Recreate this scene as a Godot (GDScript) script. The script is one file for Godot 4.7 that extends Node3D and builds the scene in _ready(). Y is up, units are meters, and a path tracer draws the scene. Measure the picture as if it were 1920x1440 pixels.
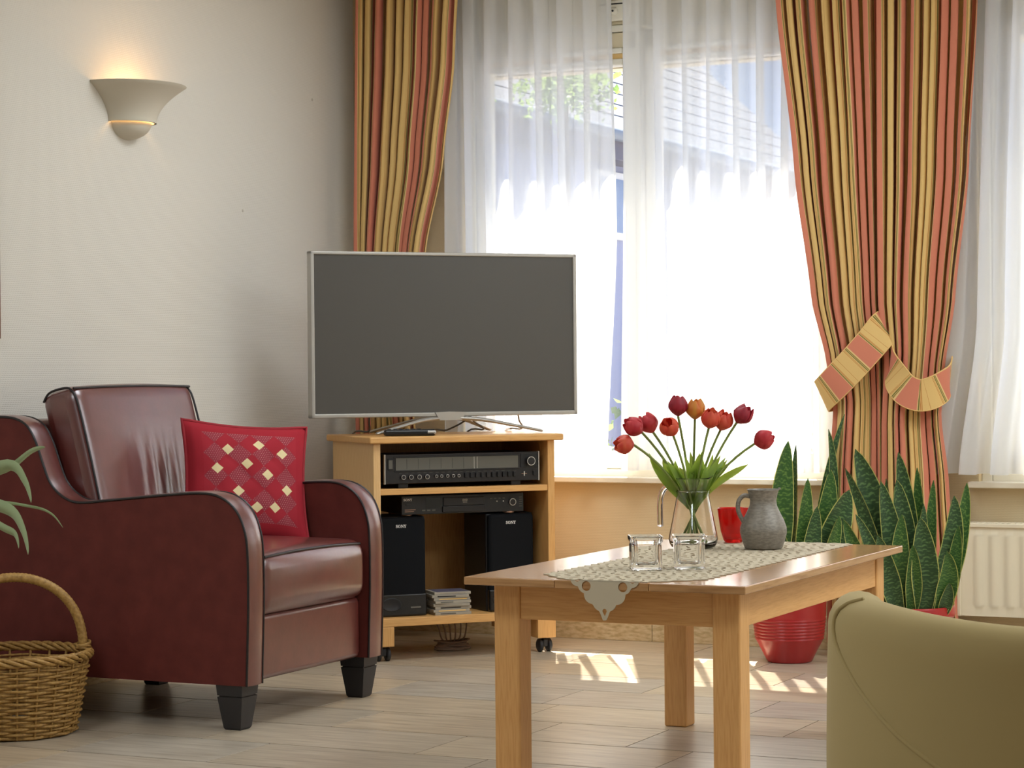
extends Node3D

# ---------------------------------------------------------------- mesh builder
class B:
	var v := PackedVector3Array()
	var n := PackedVector3Array()
	var t := PackedVector2Array()
	var ix := PackedInt32Array()

	# rows of points -> smooth surface. The normal side is du x dv (flip turns it round).
	func grid(rows: Array, uvs: Array = [], flip := false, merge := true) -> void:
		var nv := rows.size()
		var nu: int = rows[0].size()
		var b0 := v.size()
		var acc := PackedVector3Array()
		acc.resize(nu * nv)
		for j in nv:
			for i in nu:
				v.append(rows[j][i])
				t.append(uvs[j][i] if uvs.size() else Vector2(float(i) / maxf(1, nu - 1), float(j) / maxf(1, nv - 1)))
		for j in nv - 1:
			for i in nu - 1:
				var a := j * nu + i
				var q := [a, a + 1, a + nu + 1, a + nu]
				var pa: Vector3 = rows[j][i]
				var pb: Vector3 = rows[j][i + 1]
				var pc: Vector3 = rows[j + 1][i + 1]
				var pd: Vector3 = rows[j + 1][i]
				var fn := (pc - pa).cross(pd - pb)
				if flip: fn = -fn
				for k in q: acc[k] += fn
				if flip: ix.append_array([b0 + q[0], b0 + q[1], b0 + q[2], b0 + q[0], b0 + q[2], b0 + q[3]])
				else: ix.append_array([b0 + q[0], b0 + q[2], b0 + q[1], b0 + q[0], b0 + q[3], b0 + q[2]])
		if merge:
			var seen := {}
			for k in acc.size():
				var key := v[b0 + k].snapped(Vector3(1e-5, 1e-5, 1e-5))
				seen[key] = seen.get(key, Vector3.ZERO) + acc[k]
			for k in acc.size():
				acc[k] = seen[v[b0 + k].snapped(Vector3(1e-5, 1e-5, 1e-5))]
		for k in acc.size():
			n.append(acc[k].normalized() if acc[k].length() > 1e-14 else Vector3.UP)

	func tri_flat(a: Vector3, b: Vector3, c: Vector3, nn: Vector3) -> void:
		var b0 := v.size()
		for p in [a, b, c]:
			v.append(p); n.append(nn); t.append(Vector2(p.x, p.z))
		if (b - a).cross(c - a).dot(nn) > 0: ix.append_array([b0, b0 + 2, b0 + 1])
		else: ix.append_array([b0, b0 + 1, b0 + 2])

	func quad_flat(a: Vector3, b: Vector3, c: Vector3, d: Vector3, nn: Vector3) -> void:
		tri_flat(a, b, c, nn); tri_flat(a, c, d, nn)

	# box with rounded edges; grain: axis that UV u follows
	func rbox(c: Vector3, s: Vector3, r := 0.004, seg := 1, grain := 0, xf := Transform3D(), off := Vector2.ZERO, inner := 1, deform = null) -> void:
		var h := s * 0.5
		r = minf(r, minf(h.x, minf(h.y, h.z)) * 0.999)
		var pos := []
		for a in 3:
			var l := []
			for k in seg + 1: l.append(-h[a] + r * (1.0 - cos(PI * 0.5 * k / seg)) if seg > 1 else -h[a] + r * k)
			for k in range(1, inner): l.append(lerpf(-h[a] + r, h[a] - r, float(k) / inner))
			for k in seg + 1: l.append(h[a] - (r * (1.0 - cos(PI * 0.5 * (seg - k) / seg)) if seg > 1 else r * (seg - k)))
			pos.append(l)
		for ax in 3:
			var a := (ax + 1) % 3
			var b := (ax + 2) % 3
			for sg in [-1.0, 1.0]:
				var rows := []
				var uvs := []
				var nrm := PackedVector3Array()
				for pb in pos[b]:
					var row := []
					var ru := []
					for pa in pos[a]:
						var p := Vector3.ZERO
						p[ax] = sg * h[ax]; p[a] = pa; p[b] = pb
						var inn := p.clamp(-h + Vector3(r, r, r), h - Vector3(r, r, r))
						var d := (p - inn).normalized()
						var q := inn + d * r
						nrm.append((xf.basis * d).normalized())
						var ga := grain
						var gb := 0
						if grain == ax: ga = a; gb = b
						else: gb = 3 - grain - ax
						ru.append(Vector2(q[ga] + c[ga], q[gb] + c[gb] + (0.31 * sg if ax == 1 else 0.0)) + off)
						var w := q + c
						if deform != null: w = deform.call(q) + c
						row.append(xf * w)
					rows.append(row); uvs.append(ru)
				var n0 := n.size()
				grid(rows, uvs, sg < 0, false)
				if deform == null:
					for k in nrm.size(): n[n0 + k] = nrm[k]
		if deform != null: smooth_all()

	func smooth_all() -> void:
		var seen := {}
		for k in v.size():
			var key := v[k].snapped(Vector3(1e-5, 1e-5, 1e-5))
			seen[key] = seen.get(key, Vector3.ZERO) + n[k]
		for k in v.size():
			n[k] = (seen[v[k].snapped(Vector3(1e-5, 1e-5, 1e-5))] as Vector3).normalized()

	# tube through points; rad a number or a list
	func tube(pts: Array, rad, sides := 8, caps := true, closed := false, squash := Vector2.ONE, up := Vector3.UP) -> void:
		var rows := []
		var uvs := []
		var m := pts.size()
		var fr := up
		var tl := 0.0
		for j in (m + 1 if closed else m):
			var k := j % m
			var p: Vector3 = pts[k]
			var d: Vector3
			if closed: d = (pts[(k + 1) % m] - pts[(k + m - 1) % m]).normalized()
			else: d = (pts[mini(k + 1, m - 1)] - pts[maxi(k - 1, 0)]).normalized()
			if j == 0 and absf(d.dot(fr)) > 0.95: fr = Vector3.RIGHT if absf(d.x) < 0.9 else Vector3.BACK
			fr = (fr - d * fr.dot(d)).normalized()
			if j == m: fr = (up if absf(d.dot(up)) < 0.95 else (Vector3.RIGHT if absf(d.x) < 0.9 else Vector3.BACK)); fr = (fr - d * fr.dot(d)).normalized()
			var sd := d.cross(fr)
			var rr: float = rad[k] if rad is Array else rad
			if j > 0: tl += (p - pts[(j - 1) % m]).length()
			var row := []
			var ru := []
			for i in sides + 1:
				var a := TAU * (i % sides) / sides
				row.append(p + (fr * cos(a) * squash.x + sd * sin(a) * squash.y) * rr)
				ru.append(Vector2(tl, float(i) / sides))
			rows.append(row); uvs.append(ru)
		if caps and not closed:
			var r0 := []
			var r1 := []
			for i in sides + 1: r0.append(pts[0]); r1.append(pts[m - 1])
			rows.push_front(r0); uvs.push_front(uvs[0]); rows.append(r1); uvs.append(uvs[-1])
		grid(rows, uvs, false, true)

	# profile of Vector2(radius, height) turned round y; arc from a0 to a1
	func lathe(prof: Array, sides := 32, xf := Transform3D(), a0 := 0.0, a1 := TAU, flip := false, wob = null) -> void:
		var rows := []
		var uvs := []
		var l := 0.0
		for j in prof.size():
			var row := []
			var ru := []
			if j > 0: l += (prof[j] as Vector2).distance_to(prof[j - 1])
			for i in sides + 1:
				var a := lerpf(a0, a1, float(i) / sides)
				if i == sides and absf(a1 - a0 - TAU) < 1e-4: a = a0
				var r: float = prof[j].x
				if wob != null: r *= wob.call(a, prof[j].y)
				row.append(xf * Vector3(cos(a) * r, prof[j].y, sin(a) * r))
				ru.append(Vector2(float(i) / sides, l))
			rows.append(row); uvs.append(ru)
		grid(rows, uvs, flip, true)

	# flat polygon in (x,y) pushed along z from z0 to z1 (rounded edge of radius e), moved by xf
	func prism(poly: PackedVector2Array, z0: float, z1: float, xf := Transform3D(), smooth_side := true) -> void:
		var tris := Geometry2D.triangulate_polygon(poly)
		for k in range(0, tris.size(), 3):
			for zz in [z0, z1]:
				var nn := xf.basis * Vector3(0, 0, 1.0 if zz == z1 else -1.0)
				if z1 < z0: nn = -nn
				var P := []
				for m in 3: P.append(xf * Vector3(poly[tris[k + m]].x, poly[tris[k + m]].y, zz))
				tri_flat(P[0], P[1], P[2], nn.normalized())
		var cw := Geometry2D.is_polygon_clockwise(poly)
		var rows := [[], []]
		for k in poly.size() + 1:
			var p := poly[k % poly.size()]
			rows[0].append(xf * Vector3(p.x, p.y, z0)); rows[1].append(xf * Vector3(p.x, p.y, z1))
		if smooth_side: grid(rows, [], cw != (z1 < z0), true)
		else:
			for k in poly.size(): grid([[rows[0][k], rows[0][k + 1]], [rows[1][k], rows[1][k + 1]]], [], cw != (z1 < z0), false)

	func mesh() -> ArrayMesh:
		var a := []
		a.resize(Mesh.ARRAY_MAX)
		a[Mesh.ARRAY_VERTEX] = v; a[Mesh.ARRAY_NORMAL] = n; a[Mesh.ARRAY_TEX_UV] = t; a[Mesh.ARRAY_INDEX] = ix
		var m := ArrayMesh.new()
		m.add_surface_from_arrays(Mesh.PRIMITIVE_TRIANGLES, a)
		return m

# ---------------------------------------------------------------- nodes
var taken := {}
var M := {}
var rng := RandomNumberGenerator.new()

func numbered(called: String) -> String:
	var k: int = taken.get(called, 0)
	taken[called] = k + 1
	return called if k == 0 else "%s_%03d" % [called, k]

func thing(called: String, label: String, category: String, at := Vector3.ZERO, turn := 0.0, group := "") -> Node3D:
	var o := Node3D.new()
	o.name = numbered(called)
	add_child(o)
	o.position = at
	o.rotation.y = turn
	o.set_meta("label", label); o.set_meta("category", category)
	if group: o.set_meta("group", group)
	return o

func struct(called: String, label := "") -> Node3D:
	var o := Node3D.new()
	o.name = numbered(called)
	add_child(o)
	o.set_meta("kind", "structure")
	if label: o.set_meta("label", label)
	return o

func part(parent: Node3D, called: String, b, mat: Material, label := "", xf := Transform3D()) -> MeshInstance3D:
	var o := MeshInstance3D.new()
	o.name = called
	o.mesh = b.mesh() if b is B else b
	o.material_override = mat
	o.transform = xf
	parent.add_child(o, true)
	if label: o.set_meta("label", label)
	return o

# a part whose mesh is given in world coordinates
func partw(parent: Node3D, called: String, b, mat: Material, label := "") -> MeshInstance3D:
	var x := parent.transform if parent.get_parent() == self else (parent.get_parent() as Node3D).transform * parent.transform
	return part(parent, called, b, mat, label, x.affine_inverse())

func box(c: Vector3, s: Vector3, r := 0.003, seg := 1, grain := 0, off := Vector2.ZERO) -> B:
	var b := B.new()
	b.rbox(c, s, r, seg, grain, Transform3D(), off)
	return b

func span(x0: float, x1: float, y0: float, y1: float, z0: float, z1: float, r := 0.003, grain := 0, off := Vector2.ZERO) -> B:
	return box(Vector3(x0 + x1, y0 + y1, z0 + z1) * 0.5, Vector3(absf(x1 - x0), absf(y1 - y0), absf(z1 - z0)), r, 1, grain, off)

func bez(a: Vector3, b: Vector3, c: Vector3, d: Vector3, k: int) -> Array:
	var o := []
	for i in k + 1: o.append(a.bezier_interpolate(b, c, d, float(i) / k))
	return o

func smooth_path(pts: Array, k := 6, closed := false) -> Array:
	var o := []
	var m := pts.size()
	for i in (m if closed else m - 1):
		var p0: Vector3 = pts[(i - 1 + m) % m] if closed or i > 0 else pts[0]
		var p1: Vector3 = pts[i]
		var p2: Vector3 = pts[(i + 1) % m]
		var p3: Vector3 = pts[(i + 2) % m] if closed or i < m - 2 else pts[m - 1]
		for j in k: o.append(p1.cubic_interpolate(p2, p0, p3, float(j) / k))
	if not closed: o.append(pts[m - 1])
	return o

func text(parent: Node3D, s: String, at: Vector3, size: float, mat: Material, serif := false, turn := Basis(), called := "lettering") -> void:
	var tm := TextMesh.new()
	var f := SystemFont.new()
	f.font_names = PackedStringArray(["Droid Serif" if serif else "Droid Sans"])
	f.font_weight = 700
	tm.font = f; tm.text = s; tm.font_size = 32; tm.pixel_size = size / 24.0; tm.depth = 0.0008
	part(parent, called, tm, mat, "", Transform3D(turn, at))

# ---------------------------------------------------------------- materials
func mat(col: Color, rough := 0.6, metal := 0.0, spec := 0.5) -> StandardMaterial3D:
	var m := StandardMaterial3D.new()
	m.albedo_color = col
	m.roughness = rough
	m.metallic = metal
	m.metallic_specular = spec
	return m

func C8(r: int, g: int, b: int) -> Color:
	return Color(r / 255.0, g / 255.0, b / 255.0)

func noise_tex(seed_: int, freq: float, ramp: Array, w := 512, h := 512, oct := 4, kind := FastNoiseLite.TYPE_SIMPLEX_SMOOTH) -> NoiseTexture2D:
	var f := FastNoiseLite.new()
	f.seed = seed_; f.frequency = freq; f.fractal_octaves = oct; f.noise_type = kind
	var x := NoiseTexture2D.new()
	x.width = w; x.height = h; x.seamless = true; x.noise = f
	if ramp.size():
		var g := Gradient.new()
		var offs := PackedFloat32Array()
		var cols := PackedColorArray()
		for k in ramp.size():
			offs.append(ramp[k][0]); cols.append(ramp[k][1])
		g.offsets = offs; g.colors = cols
		x.color_ramp = g
	return x

func wood(seed_: int, dark: Color, light: Color, rough := 0.4, su := 0.9, sv := 9.0) -> StandardMaterial3D:
	var m := mat(Color.WHITE, rough)
	m.albedo_texture = noise_tex(seed_, 0.012, [[0.0, dark], [0.45, dark.lerp(light, 0.62)], [1.0, light]])
	m.uv1_scale = Vector3(su, sv, 1)
	return m

func make_materials() -> void:
	# wallpaper: fine woven relief
	var im := Image.create(64, 64, false, Image.FORMAT_L8)
	for y in 64:
		for x in 64:
			var h := 0.5 + 0.28 * sin(TAU * y / 8.0) + 0.2 * sin(TAU * (x + 4 * (y / 8)) / 16.0)
			im.set_pixel(x, y, Color(h, h, h))
	var weave := ImageTexture.create_from_image(im)
	M.wall = mat(C8(216, 211, 200), 0.85, 0, 0.3)
	M.wall.heightmap_enabled = true; M.wall.heightmap_texture = weave; M.wall.heightmap_scale = 0.06
	M.wall.uv1_triplanar = true; M.wall.uv1_world_triplanar = true; M.wall.uv1_scale = Vector3(20, 20, 20)
	M.wall_bounce_tint = M.wall.duplicate(); M.wall_bounce_tint.albedo_color = C8(212, 192, 154)  # warm bounced light on the window wall, put into its wallpaper colour
	M.wall_back = mat(C8(158, 140, 118), 0.85, 0, 0.3)
	M.ceiling = mat(C8(238, 234, 224), 0.9, 0, 0.2)
	M.stone = mat(Color.WHITE, 0.45)
	M.stone.albedo_texture = noise_tex(5, 0.02, [[0.0, C8(176, 150, 104)], [0.5, C8(206, 182, 138)], [1.0, C8(222, 204, 166)]])
	M.stone.uv1_triplanar = true; M.stone.uv1_world_triplanar = true; M.stone.uv1_scale = Vector3(2, 6, 2)
	M.grout = mat(C8(44, 36, 29), 0.95, 0, 0.1)
	var tl := [[C8(152, 134, 112), C8(204, 190, 168)], [C8(160, 142, 120), C8(200, 188, 170)], [C8(146, 130, 110), C8(196, 182, 160)], [C8(166, 146, 120), C8(210, 194, 168)], [C8(150, 136, 118), C8(198, 188, 172)], [C8(158, 138, 112), C8(206, 188, 162)]]
	for k in 6:
		var m := mat(Color.WHITE, 0.3, 0, 0.55)
		m.albedo_texture = noise_tex(40 + k, 0.011, [[0.0, tl[k][0]], [0.3, (tl[k][0] as Color).lerp(tl[k][1], 0.5)], [0.62, (tl[k][0] as Color).lerp(tl[k][1], 0.75)], [1.0, tl[k][1]]], 512, 512, 5)
		m.uv1_scale = Vector3(0.55, 6.0, 1)
		M["tile%d" % k] = m
	M.frame = mat(C8(236, 230, 212), 0.35)
	M.panel = mat(C8(226, 212, 178), 0.5)
	M.tanstrip = mat(C8(226, 186, 116), 0.5)
	M.sill = mat(C8(236, 228, 208), 0.3)
	M.glass = mat(Color(1, 1, 1, 0.03), 0.02)
	M.glass.transparency = BaseMaterial3D.TRANSPARENCY_ALPHA
	M.dark = mat(C8(20, 20, 22), 0.5)
	M.sheer = mat(Color(0.91, 0.925, 0.94, 0.74), 0.9, 0, 0.1)
	M.sheer.transparency = BaseMaterial3D.TRANSPARENCY_ALPHA
	M.sheer.backlight_enabled = true; M.sheer.backlight = Color(1, 1, 1)
	# drape stripes, one repeat across the cloth
	var W := 512
	var st := Image.create(W, 4, false, Image.FORMAT_RGB8)
	var pink := C8(212, 132, 106)
	var tan := C8(224, 188, 122)
	var green := C8(104, 104, 56)
	var rust := C8(186, 120, 62)
	for x in W:
		var p := float(x) / W
		var c := tan
		if p < 0.4: c = pink
		elif p < 0.405 or p > 0.98: c = tan.lerp(Color.WHITE, 0.15)
		for l in [[0.425, 0.012, green], [0.455, 0.006, rust], [0.475, 0.005, rust], [0.60, 0.004, rust], [0.86, 0.006, rust], [0.885, 0.005, rust], [0.925, 0.012, green], [0.955, 0.008, green]]:
			if absf(p - l[0]) < l[1]: c = (l[2] as Color).lerp(tan, 0.15)
		for y in 4: st.set_pixel(x, y, c)
	M.drape = mat(Color.WHITE, 0.85, 0, 0.15)
	M.drape.albedo_texture = ImageTexture.create_from_image(st)
	M.drape.backlight_enabled = true; M.drape.backlight = Color(0.28, 0.28, 0.28)
	M.drape.rim_enabled = true; M.drape.rim = 0.25
	# leather
	M.leather = mat(C8(106, 47, 41), 0.34, 0, 0.65)
	M.leather.albedo_texture = noise_tex(3, 0.01, [[0.0, Color(0.86, 0.84, 0.84)], [1.0, Color(1, 1, 1)]])
	M.leather.uv1_triplanar = true; M.leather.uv1_scale = Vector3(2, 2, 2)
	M.leather.heightmap_enabled = true
	M.leather.heightmap_texture = noise_tex(11, 0.05, [], 512, 512, 3, FastNoiseLite.TYPE_CELLULAR)
	M.leather.heightmap_scale = 0.02
	M.leather.clearcoat_enabled = true; M.leather.clearcoat = 0.9; M.leather.clearcoat_roughness = 0.24
	# unpolished outer panels: same hide, matt finish
	M.leather_matt = M.leather.duplicate(); M.leather_matt.clearcoat_enabled = false; M.leather_matt.roughness = 0.62; M.leather_matt.metallic_specular = 0.35
	M.piping = mat(C8(30, 24, 26), 0.35)
	M.blackwood = mat(C8(40, 38, 40), 0.45)
	M.beech = wood(21, C8(202, 148, 84), C8(222, 172, 106), 0.42, 1.6, 26.0)
	M.beech_pale = wood(27, C8(212, 168, 110), C8(228, 188, 132), 0.42, 1.6, 26.0)
	M.table = wood(23, C8(202, 146, 84), C8(220, 168, 106), 0.4, 1.6, 26.0)
	M.tabletop = wood(24, C8(150, 108, 68), C8(188, 144, 98), 0.17, 0.8, 11.0)
	M.darkback = wood(25, C8(88, 52, 36), C8(122, 78, 54), 0.6)
	M.silver = mat(C8(176, 172, 164), 0.35, 0.55)
	M.screen = mat(C8(76, 73, 68), 0.2, 0, 0.55)
	M.black = mat(C8(18, 18, 20), 0.38)
	M.blackgloss = mat(C8(14, 14, 16), 0.15)
	M.grille = mat(C8(24, 25, 27), 0.9, 0, 0.2)
	M.hifi = mat(C8(40, 38, 38), 0.38, 0.3)
	M.dial = mat(C8(98, 96, 88), 0.25)
	M.ring = mat(C8(214, 210, 200), 0.3, 0.5)
	M.white = mat(C8(232, 230, 224), 0.5)
	M.copper = mat(C8(190, 150, 126), 0.3, 0.6)
	M.rubber = mat(C8(34, 34, 36), 0.55)
	M.cable = mat(C8(128, 104, 84), 0.6)
	M.gcable = mat(C8(84, 82, 80), 0.5)
	M.cd = mat(C8(160, 152, 136), 0.35)
	M.cdpaper = mat(C8(150, 140, 122), 0.5)
	M.rad = mat(C8(224, 212, 186), 0.4)
	M.plaster = mat(C8(204, 196, 178), 0.8)
	M.pot = mat(C8(168, 40, 40), 0.28)
	M.soil = mat(C8(60, 42, 30), 0.95)
	M.olive = mat(C8(172, 152, 104), 0.8, 0, 0.25)
	M.olive.rim_enabled = true; M.olive.rim = 0.5
	M.wicker = mat(Color.WHITE, 0.55)
	M.wicker.albedo_texture = noise_tex(31, 0.03, [[0.0, C8(116, 82, 38)], [0.5, C8(168, 128, 66)], [1.0, C8(200, 164, 96)]])
	M.wicker.uv1_triplanar = true; M.wicker.uv1_scale = Vector3(5, 5, 5)
	M.pewter = mat(Color.WHITE, 0.5, 0.25)
	M.pewter.albedo_texture = noise_tex(33, 0.02, [[0.0, C8(110, 104, 96)], [0.6, C8(142, 136, 126)], [1.0, C8(164, 158, 148)]])
	M.pewter.uv1_triplanar = true; M.pewter.uv1_scale = Vector3(6, 14, 6)
	M.lace = mat(C8(190, 178, 155), 0.9, 0, 0.1)
	M.clear = mat(Color(1, 1, 1, 0.0), 0.0)
	M.clear.transparency = BaseMaterial3D.TRANSPARENCY_ALPHA
	M.clear.refraction_enabled = true; M.clear.refraction_scale = 0.05
	M.redglass = mat(Color(0.93, 0.10, 0.09, 0.25), 0.08)
	M.redglass.transparency = BaseMaterial3D.TRANSPARENCY_ALPHA
	M.redglass.refraction_enabled = true; M.redglass.refraction_scale = 0.05
	M.stem = mat(C8(124, 142, 66), 0.5)
	M.tleaf = mat(C8(126, 150, 62), 0.5)
	M.tleaf.backlight_enabled = true; M.tleaf.backlight = Color(0.7, 0.8, 0.3)
	for k in 4:
		var pm := mat(Color.WHITE, 0.55)
		var cc: Array = [[C8(214, 62, 50), C8(226, 106, 72)], [C8(190, 40, 52), C8(212, 74, 76)], [C8(222, 120, 50), C8(216, 158, 60)], [C8(150, 28, 48), C8(178, 46, 60)]][k]
		pm.albedo_texture = noise_tex(50 + k, 0.02, [[0.2, cc[0]], [0.8, cc[1]]], 128, 128)
		pm.uv1_triplanar = true; pm.uv1_scale = Vector3(14, 5, 14)
		pm.backlight_enabled = true; pm.backlight = Color(0.75, 0.75, 0.75)
		M["petal%d" % k] = pm
	# snake plant leaf: bands across the blade and a yellow margin
	var nz := FastNoiseLite.new(); nz.seed = 8; nz.frequency = 0.03
	for kind in 2:
		var li := Image.create(96, 512, false, Image.FORMAT_RGB8)
		for y in 512:
			for x in 96:
				var e := minf(x, 95 - x) / 48.0
				var w := 1.3 * nz.get_noise_2d(x * 0.5, y * 3.4 + kind * 900) + 0.35 * sin((y + 5.0 * sin(x * 0.2)) * 0.3 + 5.0 * nz.get_noise_2d(x * 0.4, y * 0.4))
				var a := C8(46, 74, 40)
				var bb := C8(104, 134, 78)
				if kind == 1: a = C8(50, 88, 36); bb = C8(112, 142, 66)
				var c := a.lerp(bb, smoothstep(-0.1, 0.75, w) * 0.85)
				var mg := 0.045 + 0.015 * nz.get_noise_1d(y * 1.0)
				if e < mg: c = C8(206, 204, 116)
				li.set_pixel(x, y, c)
		var lm := mat(Color.WHITE, 0.42)
		lm.albedo_texture = ImageTexture.create_from_image(li)
		lm.backlight_enabled = true; lm.backlight = Color(0.25, 0.3, 0.12)
		M["snake%d" % kind] = lm
	M.spider = mat(C8(150, 166, 126), 0.45)
	# patchwork print of the red cushion
	var pi := Image.create(512, 512, false, Image.FORMAT_RGB8)
	for y in 512:
		for x in 512:
			var u := x / 512.0
			var v := y / 512.0
			var c := C8(158, 42, 52)
			if u > 0.12 and u < 0.9 and v > 0.1 and v < 0.88:
				var a := (u - 0.12) / 0.78
				var b := (v - 0.1) / 0.78
				# tilted diamonds in a quarter grid
				var ga := a * 4.0
				var gb := b * 4.0
				var dotted := (int(floor(ga + gb)) + int(floor(ga - gb + 8.0))) % 2 == 0
				c = C8(162, 46, 56) if not dotted else C8(150, 62, 72)
				if dotted and (x + (5 if (y / 9) % 2 else 0)) % 10 < 2 and y % 9 < 2: c = C8(226, 190, 170)
				for k in [[0.26, 0.2], [0.58, 0.13], [0.83, 0.22], [0.14, 0.42], [0.45, 0.36], [0.66, 0.47], [0.36, 0.66], [0.88, 0.62], [0.55, 0.83], [0.74, 0.82], [0.2, 0.86]]:
					if absf(a - k[0]) + absf(b - k[1]) < 0.062: c = C8(226, 208, 160)
			pi.set_pixel(x, y, c)
	M.patch = mat(Color.WHITE, 0.85, 0, 0.2)
	M.patch.albedo_texture = ImageTexture.create_from_image(pi)
	M.bulbglow = mat(C8(255, 220, 170), 0.6)
	M.bulbglow.emission_enabled = true; M.bulbglow.emission = C8(255, 206, 140); M.bulbglow.emission_energy_multiplier = 6.0
	M.fill_glow = mat(C8(250, 248, 240), 0.6)  # glowing face of the added ceiling fill panels
	M.fill_glow.emission_enabled = true; M.fill_glow.emission = C8(238, 246, 255); M.fill_glow.emission_energy_multiplier = 2.0
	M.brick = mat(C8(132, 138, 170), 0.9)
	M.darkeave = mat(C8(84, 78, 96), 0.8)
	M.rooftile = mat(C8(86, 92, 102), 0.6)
	M.gutter = mat(C8(120, 130, 140), 0.5)
	M.paving = mat(C8(108, 108, 114), 0.9)
	M.leafout = mat(C8(96, 128, 76), 0.7)
	M.leafout.backlight_enabled = true; M.leafout.backlight = Color(0.5, 0.6, 0.3)
	M.bark = mat(C8(96, 80, 64), 0.9)

# ---------------------------------------------------------------- scene
func _ready() -> void:
	rng.seed = 7
	# camera
	var cam := Camera3D.new()
	cam.name = "camera"
	cam.position = Vector3(4.657, 1.05, 8.165)
	cam.rotation = Vector3(deg_to_rad(-0.257), deg_to_rad(25.75), -0.0089)
	cam.fov = rad_to_deg(2.0 * atan(720.0 / 4230.0))
	cam.near = 0.05; cam.far = 300.0
	add_child(cam)
	cam.current = true
	# sky
	var we := WorldEnvironment.new()
	we.name = "sky"
	var e := Environment.new()
	e.background_mode = Environment.BG_SKY
	var sky := Sky.new()
	var sm := ProceduralSkyMaterial.new()
	sm.sky_top_color = C8(112, 164, 236); sm.sky_horizon_color = C8(190, 214, 244)
	sm.ground_bottom_color = C8(150, 150, 140); sm.ground_horizon_color = C8(206, 214, 220)
	sm.sky_energy_multiplier = 1.25; sm.sun_angle_max = 4.0
	sky.sky_material = sm
	e.sky = sky
	e.tonemap_mode = Environment.TONE_MAPPER_LINEAR
	e.tonemap_exposure = 1.0
	e.sdfgi_enabled = true; e.ssao_enabled = true; e.ssil_enabled = true
	we.environment = e
	add_child(we)
	# sun: 57 degrees high, shining in through the window wall
	var sun := DirectionalLight3D.new()
	sun.name = "sun"
	add_child(sun)
	sun.look_at_from_position(Vector3.ZERO, Vector3(0.267, -1.0, 0.586), Vector3.UP)
	sun.light_energy = 13.0; sun.light_color = Color(1.0, 0.97, 0.92)
	sun.light_angular_distance = 0.5; sun.shadow_enabled = true
	make_materials()
	room()
	windows()
	curtains()
	outside()
	lamps()
	armchair()
	tv_corner()
	coffee_table()
	table_things()
	plants()
	tub_chair()
	basket()
	small_things()

const RX := 7.6
const RZ := 10.6
const RY := 2.78

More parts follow.
